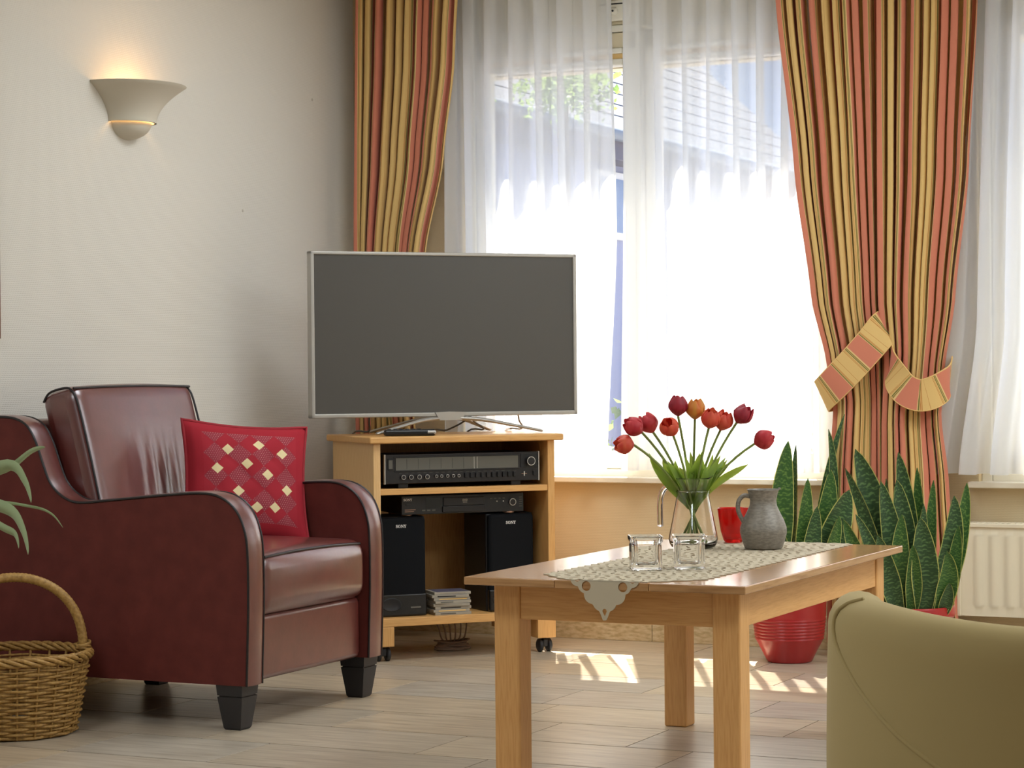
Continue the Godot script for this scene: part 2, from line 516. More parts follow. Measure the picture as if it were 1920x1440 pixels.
func room() -> void:
	# floor of wood-look tiles
	var f := struct("floor", "wood-look ceramic floor tiles laid in long staggered rows")
	part(f, "grout_bed", span(-0.1, RX, -0.16, -0.0012, -0.1, RZ, 0.001), M.grout)
	var known := {2: [0.75, 2.16], 3: [1.34, 1.82], 4: [1.0, 1.615, 2.3], 5: [1.68, 2.535], 6: [0.535, 1.23, 1.84, 2.185], 7: [0.3, 0.99, 1.69, 2.39], 8: [0.75, 1.227]}
	var cache := {}
	var row := 0
	while row * 0.333 < RZ:
		var z0 := row * 0.333 + 0.0034
		var z1 := minf(row * 0.333 + 0.3296, RZ)
		var js: Array = known.get(row, [0.2 + fmod(row * 0.37, 0.69)]).duplicate()
		while js[0] > 0.12: js.push_front(js[0] - 0.69 if js[0] - 0.69 > 0.1 else 0.0)
		if js[0] != 0.0: js[0] = 0.0
		while js[-1] < RX: js.append(minf(js[-1] + 0.695, RX))
		for k in js.size() - 1:
			var x0: float = js[k] + 0.0016
			var x1: float = js[k + 1] - 0.0016
			if x1 - x0 < 0.02: continue
			var o := Vector2(rng.randf() * 3.0, rng.randf() * 2.0)
			var b := B.new()
			b.rbox(Vector3.ZERO, Vector3(x1 - x0, 0.01, z1 - z0), 0.0008, 1, 0, Transform3D(), o)
			part(f, "tile", b, M["tile%d" % rng.randi_range(0, 5)], "", Transform3D(Basis(), Vector3((x0 + x1) / 2, -0.005, (z0 + z1) / 2)))
		row += 1
	var w := struct("wall_left", "beige woven wallpaper wall with the uplighter")
	part(w, "wallpaper", span(-0.2, 0.0, -0.05, RY, -0.216, RZ, 0.001), M.wall)
	# specks on the wallpaper
	for p in [[2.159, 0.336], [1.681, 0.859]]:
		var s := B.new()
		s.lathe([Vector2(0.0, 0.0012), Vector2(0.004, 0.0008), Vector2(0.0065, 0.0)], 10, Transform3D(Basis(Vector3.FORWARD, PI / 2), Vector3(0.0, p[0], p[1])))
		part(w, "stain", s, mat(C8(186, 178, 162), 0.9))
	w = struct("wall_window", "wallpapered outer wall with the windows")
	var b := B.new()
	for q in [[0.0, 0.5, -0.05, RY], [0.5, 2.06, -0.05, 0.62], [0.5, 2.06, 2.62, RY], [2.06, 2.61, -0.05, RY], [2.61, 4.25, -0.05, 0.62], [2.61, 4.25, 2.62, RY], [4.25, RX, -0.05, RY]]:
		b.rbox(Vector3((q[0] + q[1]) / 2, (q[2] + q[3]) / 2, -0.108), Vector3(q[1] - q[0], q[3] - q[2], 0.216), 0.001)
	part(w, "wallpaper", b, M.wall_bounce_tint)
	w = struct("wall_right"); part(w, "plaster", span(RX, RX + 0.2, -0.05, RY, -0.216, RZ, 0.001), M.wall)
	w = struct("wall_back"); part(w, "plaster", span(-0.2, RX + 0.2, -0.05, RY, RZ, RZ + 0.2, 0.001), M.wall_back)
	w = struct("ceiling"); part(w, "plaster", span(-0.2, RX + 0.2, RY, RY + 0.2, -0.216, RZ + 0.2, 0.001), M.ceiling)
	w = struct("baseboard_window", "cream stone skirting under the window")
	var x := 0.0
	while x < RX:
		part(w, "tile", span(x + 0.001, minf(x + 0.66, RX) - 0.001, 0.0, 0.068, 0.001, 0.011, 0.002), M.stone)
		x += 0.66
	w = struct("baseboard_left", "cream stone skirting along the lamp wall")
	x = 0.012
	while x < RZ:
		part(w, "tile", span(0.001, 0.011, 0.0, 0.068, x + 0.001, minf(x + 0.66, RZ) - 0.001, 0.002), M.stone)
		x += 0.66

func window_unit(called: String, x0: float, gl: Array, x1: float, label: String) -> void:
	var w := struct(called, label)
	# outer frame, sashes, panels: z from -0.05 (room side) back to -0.11
	var zf := -0.05
	var b := B.new()
	b.rbox(Vector3(x0 + 0.02, 1.61, -0.09), Vector3(0.04, 2.02, 0.1), 0.004)
	b.rbox(Vector3(x1 - 0.02, 1.61, -0.09), Vector3(0.04, 2.02, 0.1), 0.004)
	b.rbox(Vector3((x0 + x1) / 2, 0.655, -0.09), Vector3(x1 - x0 - 0.08, 0.03, 0.1), 0.004)
	b.rbox(Vector3((x0 + x1) / 2, 2.605, -0.09), Vector3(x1 - x0 - 0.08, 0.03, 0.1), 0.004)
	var mid: float = (gl[0][1] + gl[1][0]) / 2
	b.rbox(Vector3(mid, 1.63, -0.09), Vector3(0.036, 1.92, 0.09), 0.004)
	part(w, "window_frame", b, M.frame)
	for g in gl:
		var a: float = x0 + 0.042 if g == gl[0] else mid + 0.02
		var c: float = mid - 0.02 if g == gl[0] else x1 - 0.042
		var s := B.new()
		s.rbox(Vector3((a + g[0]) / 2, 1.5, -0.08), Vector3(g[0] - a, 1.66, 0.06), 0.006)
		s.rbox(Vector3((g[1] + c) / 2, 1.5, -0.08), Vector3(c - g[1], 1.66, 0.06), 0.006)
		s.rbox(Vector3((g[0] + g[1]) / 2, 0.705, -0.08), Vector3(g[1] - g[0], 0.07, 0.06), 0.006)
		s.rbox(Vector3((g[0] + g[1]) / 2, 2.278, -0.08), Vector3(g[1] - g[0], 0.026, 0.06), 0.004)
		s.rbox(Vector3((g[0] + g[1]) / 2, 2.323, -0.08), Vector3(g[1] - g[0], 0.022, 0.06), 0.004)
		var sash := part(w, "sash", s, M.frame)
		part(sash, "tan_strip", span(g[0], g[1], 2.291, 2.312, -0.1, -0.058, 0.002), M.tanstrip)
		part(sash, "pane", span(g[0] - 0.004, g[1] + 0.004, 0.735, 2.27, -0.084, -0.08, 0.0005), M.glass)
		part(w, "infill_panel", span(a + 0.03, c - 0.03, 2.336, 2.396, -0.1, -0.066, 0.003), M.panel)
		part(w, "rail", span(a, c, 2.398, 2.424, -0.1, -0.05, 0.004), M.frame)
		part(w, "vent_panel", span(a, c, 2.426, 2.588, -0.1, -0.06, 0.004), M.panel)
	# closing bar with turn knob at the middle post
	var v := part(w, "vent_bar", span(mid - 0.16, mid - 0.03, 2.44, 2.52, -0.058, -0.03, 0.006), M.frame)
	var k := B.new()
	k.lathe([Vector2(0.017, 0), Vector2(0.016, 0.008), Vector2(0.012, 0.012), Vector2(0.006, 0.013), Vector2(0.0, 0.012)], 16, Transform3D(Basis(Vector3.RIGHT, PI / 2), Vector3(mid - 0.1, 2.476, -0.03)))
	part(v, "turn_knob", k, M.frame)
	k = B.new()
	k.lathe([Vector2(0.0045, 0), Vector2(0.004, 0.002), Vector2(0.0, 0.002)], 10, Transform3D(Basis(Vector3.RIGHT, PI / 2), Vector3(mid - 0.1, 2.476, -0.0172)))
	part(v, "key_slot", k, M.dark)
	for yy in [2.502, 2.522]: part(v, "groove", span(mid - 0.16, mid - 0.03, yy, yy + 0.005, -0.031, -0.0285, 0.0005), M.dark)
	# handle on the lower part of the right-hand sash
	part(w, "handle", span(gl[0][0] - 0.035, gl[0][0] - 0.015, 0.69, 0.735, -0.05, -0.03, 0.004), M.silver)
	part(w, "shutter_box", span(x0, x1, 2.262, 2.62, -0.215, -0.13, 0.003), M.panel)

func windows() -> void:
	window_unit("window_1", 0.5, [[0.602, 1.189], [1.34, 1.96]], 2.06, "two-sash window behind the white sheers in the middle")
	window_unit("window_2", 2.61, [[2.761, 3.36], [3.51, 4.1]], 4.25, "window at the right edge above the radiator")
	for q in [[0.46, 2.068, "cream stone sill under the middle window", "trim_1"], [2.58, 4.28, "cream sill above the radiator", "trim_2"]]:
		var s := struct(q[3], q[2])
		part(s, "sill", span(q[0], q[1], 0.62, 0.642, -0.06, 0.05, 0.004), M.sill)
		part(s, "sill_ledge", span(q[0] + 0.04, q[1] - 0.02, 0.62, 0.64, -0.215, -0.06, 0.002), M.sill)

# folded hanging cloth: edges left(y), right(y) in x, waves in z
func cloth(ys: Array, lr: Callable, folds: float, per: int, zc: Callable, amp: Callable, seed_: int, rep: float, skew := 0.0) -> B:
	var r := RandomNumberGenerator.new()
	r.seed = seed_
	var cnt := int(folds * per)
	var fw := []
	var s := 0.0
	var ph := []
	# irregular fold widths and depths
	var wid := []
	var dep := []
	for k in int(folds) + 2:
		wid.append(r.randf_range(0.75, 1.3)); dep.append(r.randf_range(0.7, 1.2))
	var tot := 0.0
	for k in int(folds): tot += wid[k]
	var param := []
	for i in cnt + 1:
		var g := float(i) / per
		var k := mini(int(g), int(folds) - 1)
		var acc := 0.0
		for m in k: acc += wid[m]
		acc += (g - k) * wid[k]
		param.append([acc / tot, g])
	var b := B.new()
	var rows := []
	var uvs := []
	var us := []
	for y in ys:
		var e: Vector2 = lr.call(y)
		var row := []
		var A: float = amp.call(y)
		for i in cnt + 1:
			var g: float = param[i][1]
			var k := mini(int(g), int(folds) - 1)
			var d: float = lerpf(dep[k], dep[k + 1], g - k)
			var p: float = g * TAU + 0.35 * sin(y * 1.7 + g * 2.1)
			var x := lerpf(e.x, e.y, param[i][0])
			var xo := skew * A * sin(2.0 * p) * 0.5
			row.append(Vector3(x + xo, y, zc.call(y, param[i][0]) + A * d * (sin(p) + 0.22 * sin(2.0 * p + 1.1 + k))))
		rows.append(row)
	var u := 0.0
	for i in cnt + 1:
		if i > 0: u += (rows[0][i] as Vector3).distance_to(rows[0][i - 1])
		us.append(u)
	for j in ys.size():
		var ru := []
		for i in cnt + 1: ru.append(Vector2(us[i] / (rep if rep > 0.0 else u / (int(folds) * 1.27)), ys[j]))
		uvs.append(ru)
	b.grid(rows, uvs, false, false)
	return b

func steps(a: float, b: float, k: int) -> Array:
	var o := []
	for i in k + 1: o.append(lerpf(a, b, float(i) / k))
	return o

func curve(pts: Array, y: float) -> float:
	# pts: [y, value] from high to low
	if y >= pts[0][0]: return pts[0][1]
	for k in pts.size() - 1:
		if y >= pts[k + 1][0]:
			var t: float = (pts[k][0] - y) / (pts[k][0] - pts[k + 1][0])
			var t2 := t * t * (3.0 - 2.0 * t)
			return lerpf(pts[k][1], pts[k + 1][1], lerpf(t, t2, 0.4))
	return pts[-1][1]

func curtains() -> void:
	# rail
	var rail := thing("curtain_rail", "white ceiling curtain rail above the windows", "curtain rail", Vector3(2.3, 2.73, 0.1))
	partw(rail, "track", span(0.05, 4.5, 2.715, 2.735, 0.07, 0.09, 0.002), M.frame)
	partw(rail, "outer_track", span(0.05, 4.5, 2.715, 2.735, 0.13, 0.15, 0.002), M.frame)
	partw(rail, "bracket", span(0.05, 4.5, 2.735, RY, 0.09, 0.13, 0.002), M.frame)
	var sh := [
		["white sheer curtain hanging left of the narrow gap", [[2.72, 0.49], [0.66, 0.49]], [[2.72, 1.186], [1.6, 1.198], [0.66, 1.15]], 7.0, 101],
		["white sheer curtain hanging right of the narrow gap", [[2.72, 1.256], [1.5, 1.262], [0.66, 1.25]], [[2.72, 2.1], [0.66, 2.085]], 8.0, 102],
		["white sheer curtain over the window at the right edge", [[2.72, 2.6], [1.2, 2.54], [0.68, 2.47]], [[2.72, 4.35], [0.68, 4.35]], 16.0, 103]]
	for q in sh:
		var t := thing("sheer_curtain", q[0], "sheer curtain", Vector3((curve(q[1], 1.7) + curve(q[2], 1.7)) / 2, 0.668, 0.08), 0, "white sheer curtains at the windows")
		var c := cloth(steps(2.715, 0.672, 30), func(y): return Vector2(curve(q[1], y), curve(q[2], y)), q[3], 16, func(_y, _s): return 0.09, func(y): return 0.044 + 0.006 * (2.7 - y) / 2.0, q[4], 1.0, -0.62)
		partw(t, "cloth", c, M.sheer)
	var dr := [
		["striped pink and tan drape left of the window behind the television", [[2.72, 0.125], [1.55, 0.115], [1.05, 0.11], [0.05, 0.12]], [[2.72, 0.575], [2.3, 0.545], [1.91, 0.487], [1.55, 0.40], [1.1, 0.30], [0.84, 0.34], [0.05, 0.42]], 10.0, 201, 0.16],
		["striped pink and tan drape right of the middle window, left of the pair", [[2.72, 1.88], [2.436, 1.91], [1.796, 1.983], [1.319, 2.045], [1.08, 2.1], [0.92, 2.125], [0.65, 2.105], [0.05, 2.09]], [[2.72, 2.29], [1.3, 2.292], [1.12, 2.3], [0.85, 2.3], [0.05, 2.31]], 9.0, 202, 0.15],
		["striped pink and tan drape with curved tieback, right of the pair", [[2.72, 2.294], [1.3, 2.297], [1.1, 2.318], [0.85, 2.306], [0.05, 2.3]], [[2.72, 2.67], [2.376, 2.652], [1.77, 2.615], [1.307, 2.56], [1.04, 2.517], [0.88, 2.504], [0.65, 2.526], [0.05, 2.56]], 9.0, 203, 0.15]]
	for q in dr:
		var t := thing("striped_drape", q[0], "curtain", Vector3((curve(q[1], 1.0) + curve(q[2], 1.0)) / 2, 0.05, 0.15), 0, "striped drapes at the windows")
		var c := cloth(steps(2.715, 0.05, 60), func(y): return Vector2(curve(q[1], y), curve(q[2], y)), q[3], 16, func(y, s): return 0.165 + 0.02 * sin(s * 5.0 + y) - 0.012 * pow(2.0 * s - 1.0, 4.0), func(y): return 0.036 - 0.008 * exp(-pow((y - 1.05) / 0.3, 2.0)), q[4], 0.0, -0.45)
		partw(t, "cloth", c, M.drape)
	# tiebacks: bands with a width, following a path round the gathered cloth
	tieback("striped fabric tieback slanting up to the right across the drape", [Vector3(2.1, 0.965, 0.12), Vector3(2.078, 0.955, 0.17), Vector3(2.085, 0.96, 0.215), Vector3(2.14, 1.005, 0.238), Vector3(2.22, 1.085, 0.238), Vector3(2.29, 1.165, 0.225), Vector3(2.318, 1.21, 0.19), Vector3(2.325, 1.22, 0.1)], 0.118, 0.0, Vector3(-0.42, 0.9, 0))
	tieback("striped fabric tieback curving like a sling round the drape", [Vector3(2.322, 1.13, 0.08), Vector3(2.33, 1.10, 0.17), Vector3(2.352, 1.05, 0.222), Vector3(2.40, 0.985, 0.245), Vector3(2.46, 0.96, 0.245), Vector3(2.515, 0.975, 0.225), Vector3(2.548, 1.01, 0.18), Vector3(2.54, 1.05, 0.11)], 0.112, 0.35, Vector3(0.12, 1, 0))

func tieback(label: String, ctl: Array, width: float, u0: float, wdir: Vector3) -> void:
	var t := thing("curtain_tieback", label, "tieback", ctl[3], 0, "curtain tiebacks")
	var p := smooth_path(ctl, 8)
	var b := B.new()
	var rows := []
	var uvs := []
	var l := 0.0
	for k in p.size():
		if k > 0: l += (p[k] as Vector3).distance_to(p[k - 1])
		var d: Vector3 = (p[mini(k + 1, p.size() - 1)] - p[maxi(k - 1, 0)]).normalized()
		var w := (wdir - d * wdir.dot(d)).normalized()
		var row := []
		var ru := []
		var taper := 1.0
		for s in [-1.0, -0.96, 0.0, 0.96, 1.0]:
			row.append(p[k] + w * s * width * 0.5 * taper)
			ru.append(Vector2(u0 + l / 0.155, s))
		rows.append(row); uvs.append(ru)
	b.grid(rows, uvs, false, false)
	# back side, 4 mm behind, so that the band has a thickness
	var rows2 := []
	for k in rows.size():
		var d: Vector3 = (p[mini(k + 1, p.size() - 1)] - p[maxi(k - 1, 0)]).normalized()
		var w := (wdir - d * wdir.dot(d)).normalized()
		var nn := d.cross(w)
		var row := []
		for q in rows[k]: row.append(q - nn * 0.004)
		rows2.append(row)
	b.grid(rows2, uvs, true, false)
	partw(t, "band", b, M.drape)
	var e := B.new()
	for s in [0, 4]:
		var pts := []
		for k in rows.size(): pts.append((rows[k][s] + rows2[k][s]) * 0.5)
		e.tube(pts, 0.0025, 6)
	partw(t, "hem", e, M.tanstrip)

func outside() -> void:
	var g := thing("terrace", "grey paved terrace outside the windows", "terrace", Vector3(0, -0.3, -14))
	partw(g, "paving", span(-40, 40, -0.5, -0.3, -60, -0.25, 0.01), M.paving)
	# neighbouring house, its shaded wall seen along its length
	var h := thing("neighbour_house", "neighbouring house with grey gutter and pale tiled roof beyond the gap", "house", Vector3(-5.5, -0.3, -10))
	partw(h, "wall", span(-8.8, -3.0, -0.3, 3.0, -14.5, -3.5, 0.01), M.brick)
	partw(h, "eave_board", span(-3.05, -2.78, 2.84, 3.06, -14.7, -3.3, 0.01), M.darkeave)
	var b := B.new()
	b.tube([Vector3(-2.74, 3.05, -3.3), Vector3(-2.74, 3.05, -14.7)], 0.06, 10)
	partw(h, "gutter", b, M.gutter)
	# roof: courses of tiles on both slopes
	for side in [0, 1]:
		for k in 20:
			var c := B.new()
			var lo := k * 0.21
			var hi := lo + 0.22
			var xa := -2.72 - lo * 0.735
			var xb := -2.72 - hi * 0.735
			if side == 1:
				xa = -11.6 - xa; xb = -11.6 - xb
			var ya := 3.08 + lo * 0.68
			var yb := 3.08 + hi * 0.68
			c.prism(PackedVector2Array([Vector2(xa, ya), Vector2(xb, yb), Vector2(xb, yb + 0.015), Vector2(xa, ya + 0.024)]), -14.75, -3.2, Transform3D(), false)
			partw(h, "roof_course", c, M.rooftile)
	var wn := partw(h, "window", span(-3.02, -2.97, 2.2, 2.78, -10.6, -9.3, 0.004), M.white)
	for k in 2:
		part(wn, "pane", span(-2.972, -2.964, 2.26, 2.72, -10.54 + k * 0.62, -10.0 + k * 0.62, 0.002), mat(C8(96, 120, 156), 0.1))
	# hedge and a small tree: leaves joined into one crown each
	var hd := thing("garden_hedge", "leafy garden hedge seen low through the gap between the sheers", "hedge", Vector3(-2.1, -0.3, -8.5))
	partw(hd, "foliage", leaves(900, func(r: RandomNumberGenerator): return Vector3(r.randf_range(-2.7, -1.6), -0.2 + pow(r.randf(), 0.7) * 1.05, r.randf_range(-12.5, -4.5)), 0.09, 61), M.leafout).set_meta("kind", "stuff")
	for k in 8:
		var st := B.new()
		st.tube([Vector3(-2.1, -0.3, -12.0 + k), Vector3(-2.1, 0.4, -12.0 + k)], 0.02, 6)
		partw(hd, "stem", st, M.bark)
	var tr := thing("garden_tree", "small garden tree outside behind the left sheer", "tree", Vector3(-1.3, -0.3, -4.90))
	var tk := B.new()
	tk.tube([Vector3(-1.3, -0.3, -4.90), Vector3(-1.29, 0.9, -4.90), Vector3(-1.27, 1.9, -4.92), Vector3(-1.25, 2.76, -4.90)], [0.07, 0.06, 0.045, 0.02], 8)
	partw(tr, "trunk", tk, M.bark)
	partw(tr, "foliage", leaves(700, func(r: RandomNumberGenerator): return Vector3(-1.25, 2.86, -4.90) + Vector3(clampf(r.randfn(0, 0.14), -0.3, 0.3), r.randfn(0, 0.09), r.randfn(0, 0.18)), 0.06, 62), M.leafout).set_meta("kind", "stuff")

func leaves(count: int, where: Callable, size: float, seed_: int) -> B:
	var r := RandomNumberGenerator.new()
	r.seed = seed_
	var b := B.new()
	for k in count:
		var p: Vector3 = where.call(r)
		var q := Basis(Vector3(r.randfn(0, 1), r.randfn(0, 1), r.randfn(0, 1)).normalized(), r.randf() * TAU)
		var s := size * r.randf_range(0.6, 1.3)
		b.grid([[p, p + q * Vector3(0, 0, 0.001)], [p + q * Vector3(-0.3, 0.5, 0.1) * s, p + q * Vector3(0.3, 0.5, 0.1) * s], [p + q * Vector3(0, 1, 0) * s, p + q * Vector3(0.001, 1, 0) * s]], [], false, false)
	return b

func lamps() -> void:
	# half-round plaster uplighter
	var c := Vector3(0.0, 1.941, 1.61)
	var t := thing("wall_sconce", "off-white half-round plaster uplighter glowing on the left wall", "wall lamp", c)
	var prof := []
	for k in 13:
		var s := k / 12.0
		prof.append(Vector2(0.106 + 0.106 * pow(s, 1.9), 0.128 * s))
	var inn := []
	for k in 13: inn.append(prof[12 - k] - Vector2(0.008, 0.0))
	var b := B.new()
	b.lathe(prof + [prof[12] + Vector2(-0.004, 0.003)] + inn, 40, Transform3D(), -PI / 2, PI / 2, true)
	part(t, "shade", b, M.plaster)
	b = B.new()
	var hp := []
	for k in 11:
		var a := PI / 2 * k / 10.0
		hp.append(Vector2(0.088 * sin(a), -0.058 * cos(a) + 0.0))
	hp.append(Vector2(0.082, 0.004)); hp.append(Vector2(0.074, 0.0)); hp.append(Vector2(0.05, -0.03)); hp.append(Vector2(0.0, -0.042))
	b.lathe(hp, 40, Transform3D(), -PI / 2, PI / 2, true)
	part(t, "lower_bowl", b, M.plaster)
	b = B.new()
	b.rbox(Vector3(0.006, 0.03, 0), Vector3(0.012, 0.1, 0.09), 0.003)
	b.rbox(Vector3(0.04, 0.005, 0), Vector3(0.07, 0.008, 0.03), 0.003)
	part(t, "bracket", b, M.white)
	b = B.new()
	var bp := []
	for k in 13: bp.append(Vector2(0.022 * sin(PI * k / 12.0), 0.062 - 0.03 * cos(PI * k / 12.0)))
	b.lathe(bp, 16, Transform3D(Basis(), Vector3(0.065, 0, 0)), 0, TAU, true)
	part(t, "light_bulb", b, M.bulbglow)
	var l := OmniLight3D.new()
	l.name = "sconce_glow"
	l.light_color = Color(1.0, 0.80, 0.56); l.light_energy = 0.042; l.light_size = 0.03; l.omni_range = 14.0; l.omni_attenuation = 2.0; l.shadow_enabled = true
	t.add_child(l)
	l.position = Vector3(0.065, 0.062, 0)
	# unseen ceiling panels, added as fill light to brighten the room
	for p in [[1.6, 1.7, "added unseen fill light panel nearest the television corner", 2.5], [4.6, 1.5, "added unseen fill light panel near the right window", 3.6], [4.7, 3.4, "added unseen fill light panel above the tub chair", 3.4], [6.5, 2.4, "added unseen fill light panel nearest the right wall", 3.6], [1.3, 5.2, "added unseen fill light panel at the left side of the room", 3.4], [4.0, 8.0, "added unseen fill light panel at the back of the room", 2.3]]:
		var n := thing("added_fill_panel", p[2], "fill light", Vector3(p[0], RY, p[1]), 0, "added ceiling fill panels")
		part(n, "housing", span(-0.45, 0.45, -0.03, 0.0, -0.45, 0.45, 0.004), M.white)
		part(n, "diffuser", span(-0.42, 0.42, -0.036, -0.03, -0.42, 0.42, 0.002), M.fill_glow)
		var a := AreaLight3D.new()
		a.name = "fill_light"
		n.add_child(a)
		a.area_size = Vector2(0.84, 0.84)
		a.position = Vector3(0, -0.045, 0)
		a.rotation = Vector3(-PI / 2, 0, 0)
		a.light_energy = p[3]; a.light_color = Color(0.93, 0.97, 1.0)
		a.set("area_range", 20.0); a.shadow_enabled = true

func armchair() -> void:
	var t := thing("leather_armchair", "dark red-brown leather armchair with black piping against the left wall", "armchair", Vector3(0.57, 0, 2.11))
	var prof := [Vector2(1.06, 0.135), Vector2(1.068, 0.36), Vector2(1.068, 0.5), Vector2(1.06, 0.585), Vector2(1.03, 0.652), Vector2(0.975, 0.692), Vector2(0.9, 0.703), Vector2(0.764, 0.694), Vector2(0.569, 0.676), Vector2(0.46, 0.668), Vector2(0.4, 0.686), Vector2(0.355, 0.726), Vector2(0.327, 0.785), Vector2(0.302, 0.85), Vector2(0.27, 0.9), Vector2(0.225, 0.924), Vector2(0.165, 0.93), Vector2(0.1, 0.925), Vector2(0.07, 0.9), Vector2(0.06, 0.8), Vector2(0.06, 0.135)]
	var p3 := []
	for q in prof.slice(1, 20): p3.append(Vector3(q.x, q.y, 0))
	var sm := smooth_path(p3, 4)
	sm.push_front(Vector3(1.06, 0.135, 0)); sm.append(Vector3(0.06, 0.135, 0))
	for side in [[2.525, 2.44], [1.795, 1.71]]:
		var outer := PackedVector2Array()
		for q in sm: outer.append(Vector2(q.x, q.y))
		var inset := PackedVector2Array()
		for q in Geometry2D.offset_polygon(outer, -0.012)[0]: inset.append(q)
		var b := B.new()
		# band between the two edges, its faces set in from the rim
		var nrow := 9
		var rows := []
		for j in nrow:
			var s := float(j) / (nrow - 1)
			var zz := lerpf(side[0], side[1], s)
			var bul := 0.006 * sin(PI * s)
			var row := []
			for k in sm.size():
				var d: Vector3 = (sm[mini(k + 1, sm.size() - 1)] - sm[maxi(k - 1, 0)]).normalized()
				var nn := Vector3(d.y, -d.x, 0)
				row.append(Vector3(sm[k].x, sm[k].y, zz) + nn * bul)
			rows.append(row)
		b.grid(rows, [], false, false)
		var arm := partw(t, "arm", b, M.leather)
		b = B.new()
		for zz in side:
			var tris := Geometry2D.triangulate_polygon(outer)
			for k in range(0, tris.size(), 3):
				b.tri_flat(Vector3(outer[tris[k]].x, outer[tris[k]].y, zz), Vector3(outer[tris[k + 1]].x, outer[tris[k + 1]].y, zz), Vector3(outer[tris[k + 2]].x, outer[tris[k + 2]].y, zz), Vector3(0, 0, 1.0 if zz > (side[0] + side[1]) / 2 else -1.0))
		partw(arm, "side_panel", b, M.leather_matt)
		for zz in side:
			b = B.new()
			var pp := []
			for q in sm: pp.append(Vector3(q.x, q.y, zz))
			b.tube(pp, 0.0042, 6)
			partw(arm, "piping", b, M.piping)
	# front panel below the seat
	partw(t, "front_panel", span(0.9, 1.035, 0.135, 0.335, 1.797, 2.438, 0.02), M.leather)
	partw(t, "base", span(0.08, 0.92, 0.14, 0.32, 1.797, 2.438, 0.005), M.leather)
	# seat cushion
	var b := B.new()
	b.rbox(Vector3(0.73, 0.425, 2.117), Vector3(0.66, 0.19, 0.638), 0.045, 4, 0, Transform3D(), Vector2.ZERO, 10, func(q: Vector3):
		var fz := 1.0 - pow(q.z / 0.319, 2.0)
		var fx := 1.0 - pow(q.x / 0.33, 2.0)
		var o := q
		if q.y > 0: o.y += 0.022 * fz * (0.25 + 0.75 * fx)
		if q.x > 0.2: o.x += 0.022 * fz * (1.0 - pow(q.y / 0.095, 2.0)) * (q.x - 0.2) / 0.13
		return o)
	var seat := partw(t, "seat_cushion", b, M.leather)
	b = B.new()
	var line := []
	for k in 21:
		var z := lerpf(-0.288, 0.288, k / 20.0)
		line.append(Vector3(1.05 + 0.004 * (1.0 - pow(z / 0.31, 2.0)), 0.506 + 0.009 * (1.0 - pow(z / 0.31, 2.0)), 2.117 + z))
	b.tube(line, 0.0045, 6)
	partw(seat, "piping", b, M.piping)
	# backrest shell and back cushion, both leaning
	partw(t, "backrest", leaning(Vector3(0.2, 0.62, 2.117), Vector3(0.13, 0.6, 0.64), 12.0, 0.03, 0.0), M.leather)
	var bc := leaning(Vector3(0.355, 0.775, 2.085), Vector3(0.14, 0.49, 0.665), 14.5, 0.04, 1.0)
	var back := partw(t, "back_cushion", bc, M.leather)
	for s in [-1.0, 1.0]:
		b = B.new()
		var q := Transform3D(Basis(Vector3.BACK, deg_to_rad(14.5)), Vector3(0.355, 0.775, 2.085))
		var loop := []
		for w in [[0.066, -0.22], [0.07, 0.0], [0.067, 0.18], [0.055, 0.228], [0.03, 0.243], [-0.03, 0.243], [-0.06, 0.22]]:
			loop.append(q * Vector3(w[0], w[1], s * 0.322))
		b.tube(smooth_path(loop, 5), 0.004, 6)
		partw(back, "piping", b, M.piping)
	b = B.new()
	var q2 := Transform3D(Basis(Vector3.BACK, deg_to_rad(14.5)), Vector3(0.355, 0.775, 2.085))
	var tl := []
	for k in 25:
		var z := lerpf(-0.322, 0.322, k / 24.0)
		tl.append(q2 * Vector3(0.062 + 0.004 * (1.0 - pow(z / 0.322, 2.0)), 0.234 + 0.004 * (1.0 - pow(z / 0.322, 2.0)), z))
	b.tube(tl, 0.004, 6)
	partw(back, "piping", b, M.piping)
	# tapered legs with a groove
	for q in [[0.995, 2.475], [0.995, 1.745], [0.2, 2.475], [0.2, 1.745]]:
		b = B.new()
		var dz := 1.0
		for seg in [[0.148, 0.103, 0.047, 0.043], [0.099, 0.006, 0.043, 0.03], [0.006, 0.0, 0.03, 0.026]]:
			var rows := []
			for e in [[seg[0], seg[2]], [seg[1], seg[3]]]:
				var row := []
				for c in [[-1, -1], [1, -1], [1, 1], [-1, 1], [-1, -1]]: row.append(Vector3(q[0] + c[0] * e[1], e[0], q[1] + c[1] * e[1]))
				rows.append(row)
			for k in 4: b.grid([[rows[0][k], rows[0][k + 1]], [rows[1][k], rows[1][k + 1]]], [], false, false)
		b.rbox(Vector3(q[0], 0.101, q[1]), Vector3(0.078, 0.006, 0.078), 0.001)
		b.rbox(Vector3(q[0], 0.003, q[1]), Vector3(0.05, 0.006, 0.05), 0.001)
		partw(t, "leg", b, M.blackwood)
	# cushion
	var c := thing("patchwork_cushion", "red patchwork cushion with cream squares lying on the armchair seat", "cushion", Vector3(0.69, 0.705, 1.94))
	c.basis = Basis(Vector3.UP, deg_to_rad(50)) * Basis(Vector3.RIGHT, deg_to_rad(-17)) * Basis(Vector3.BACK, deg_to_rad(-5))
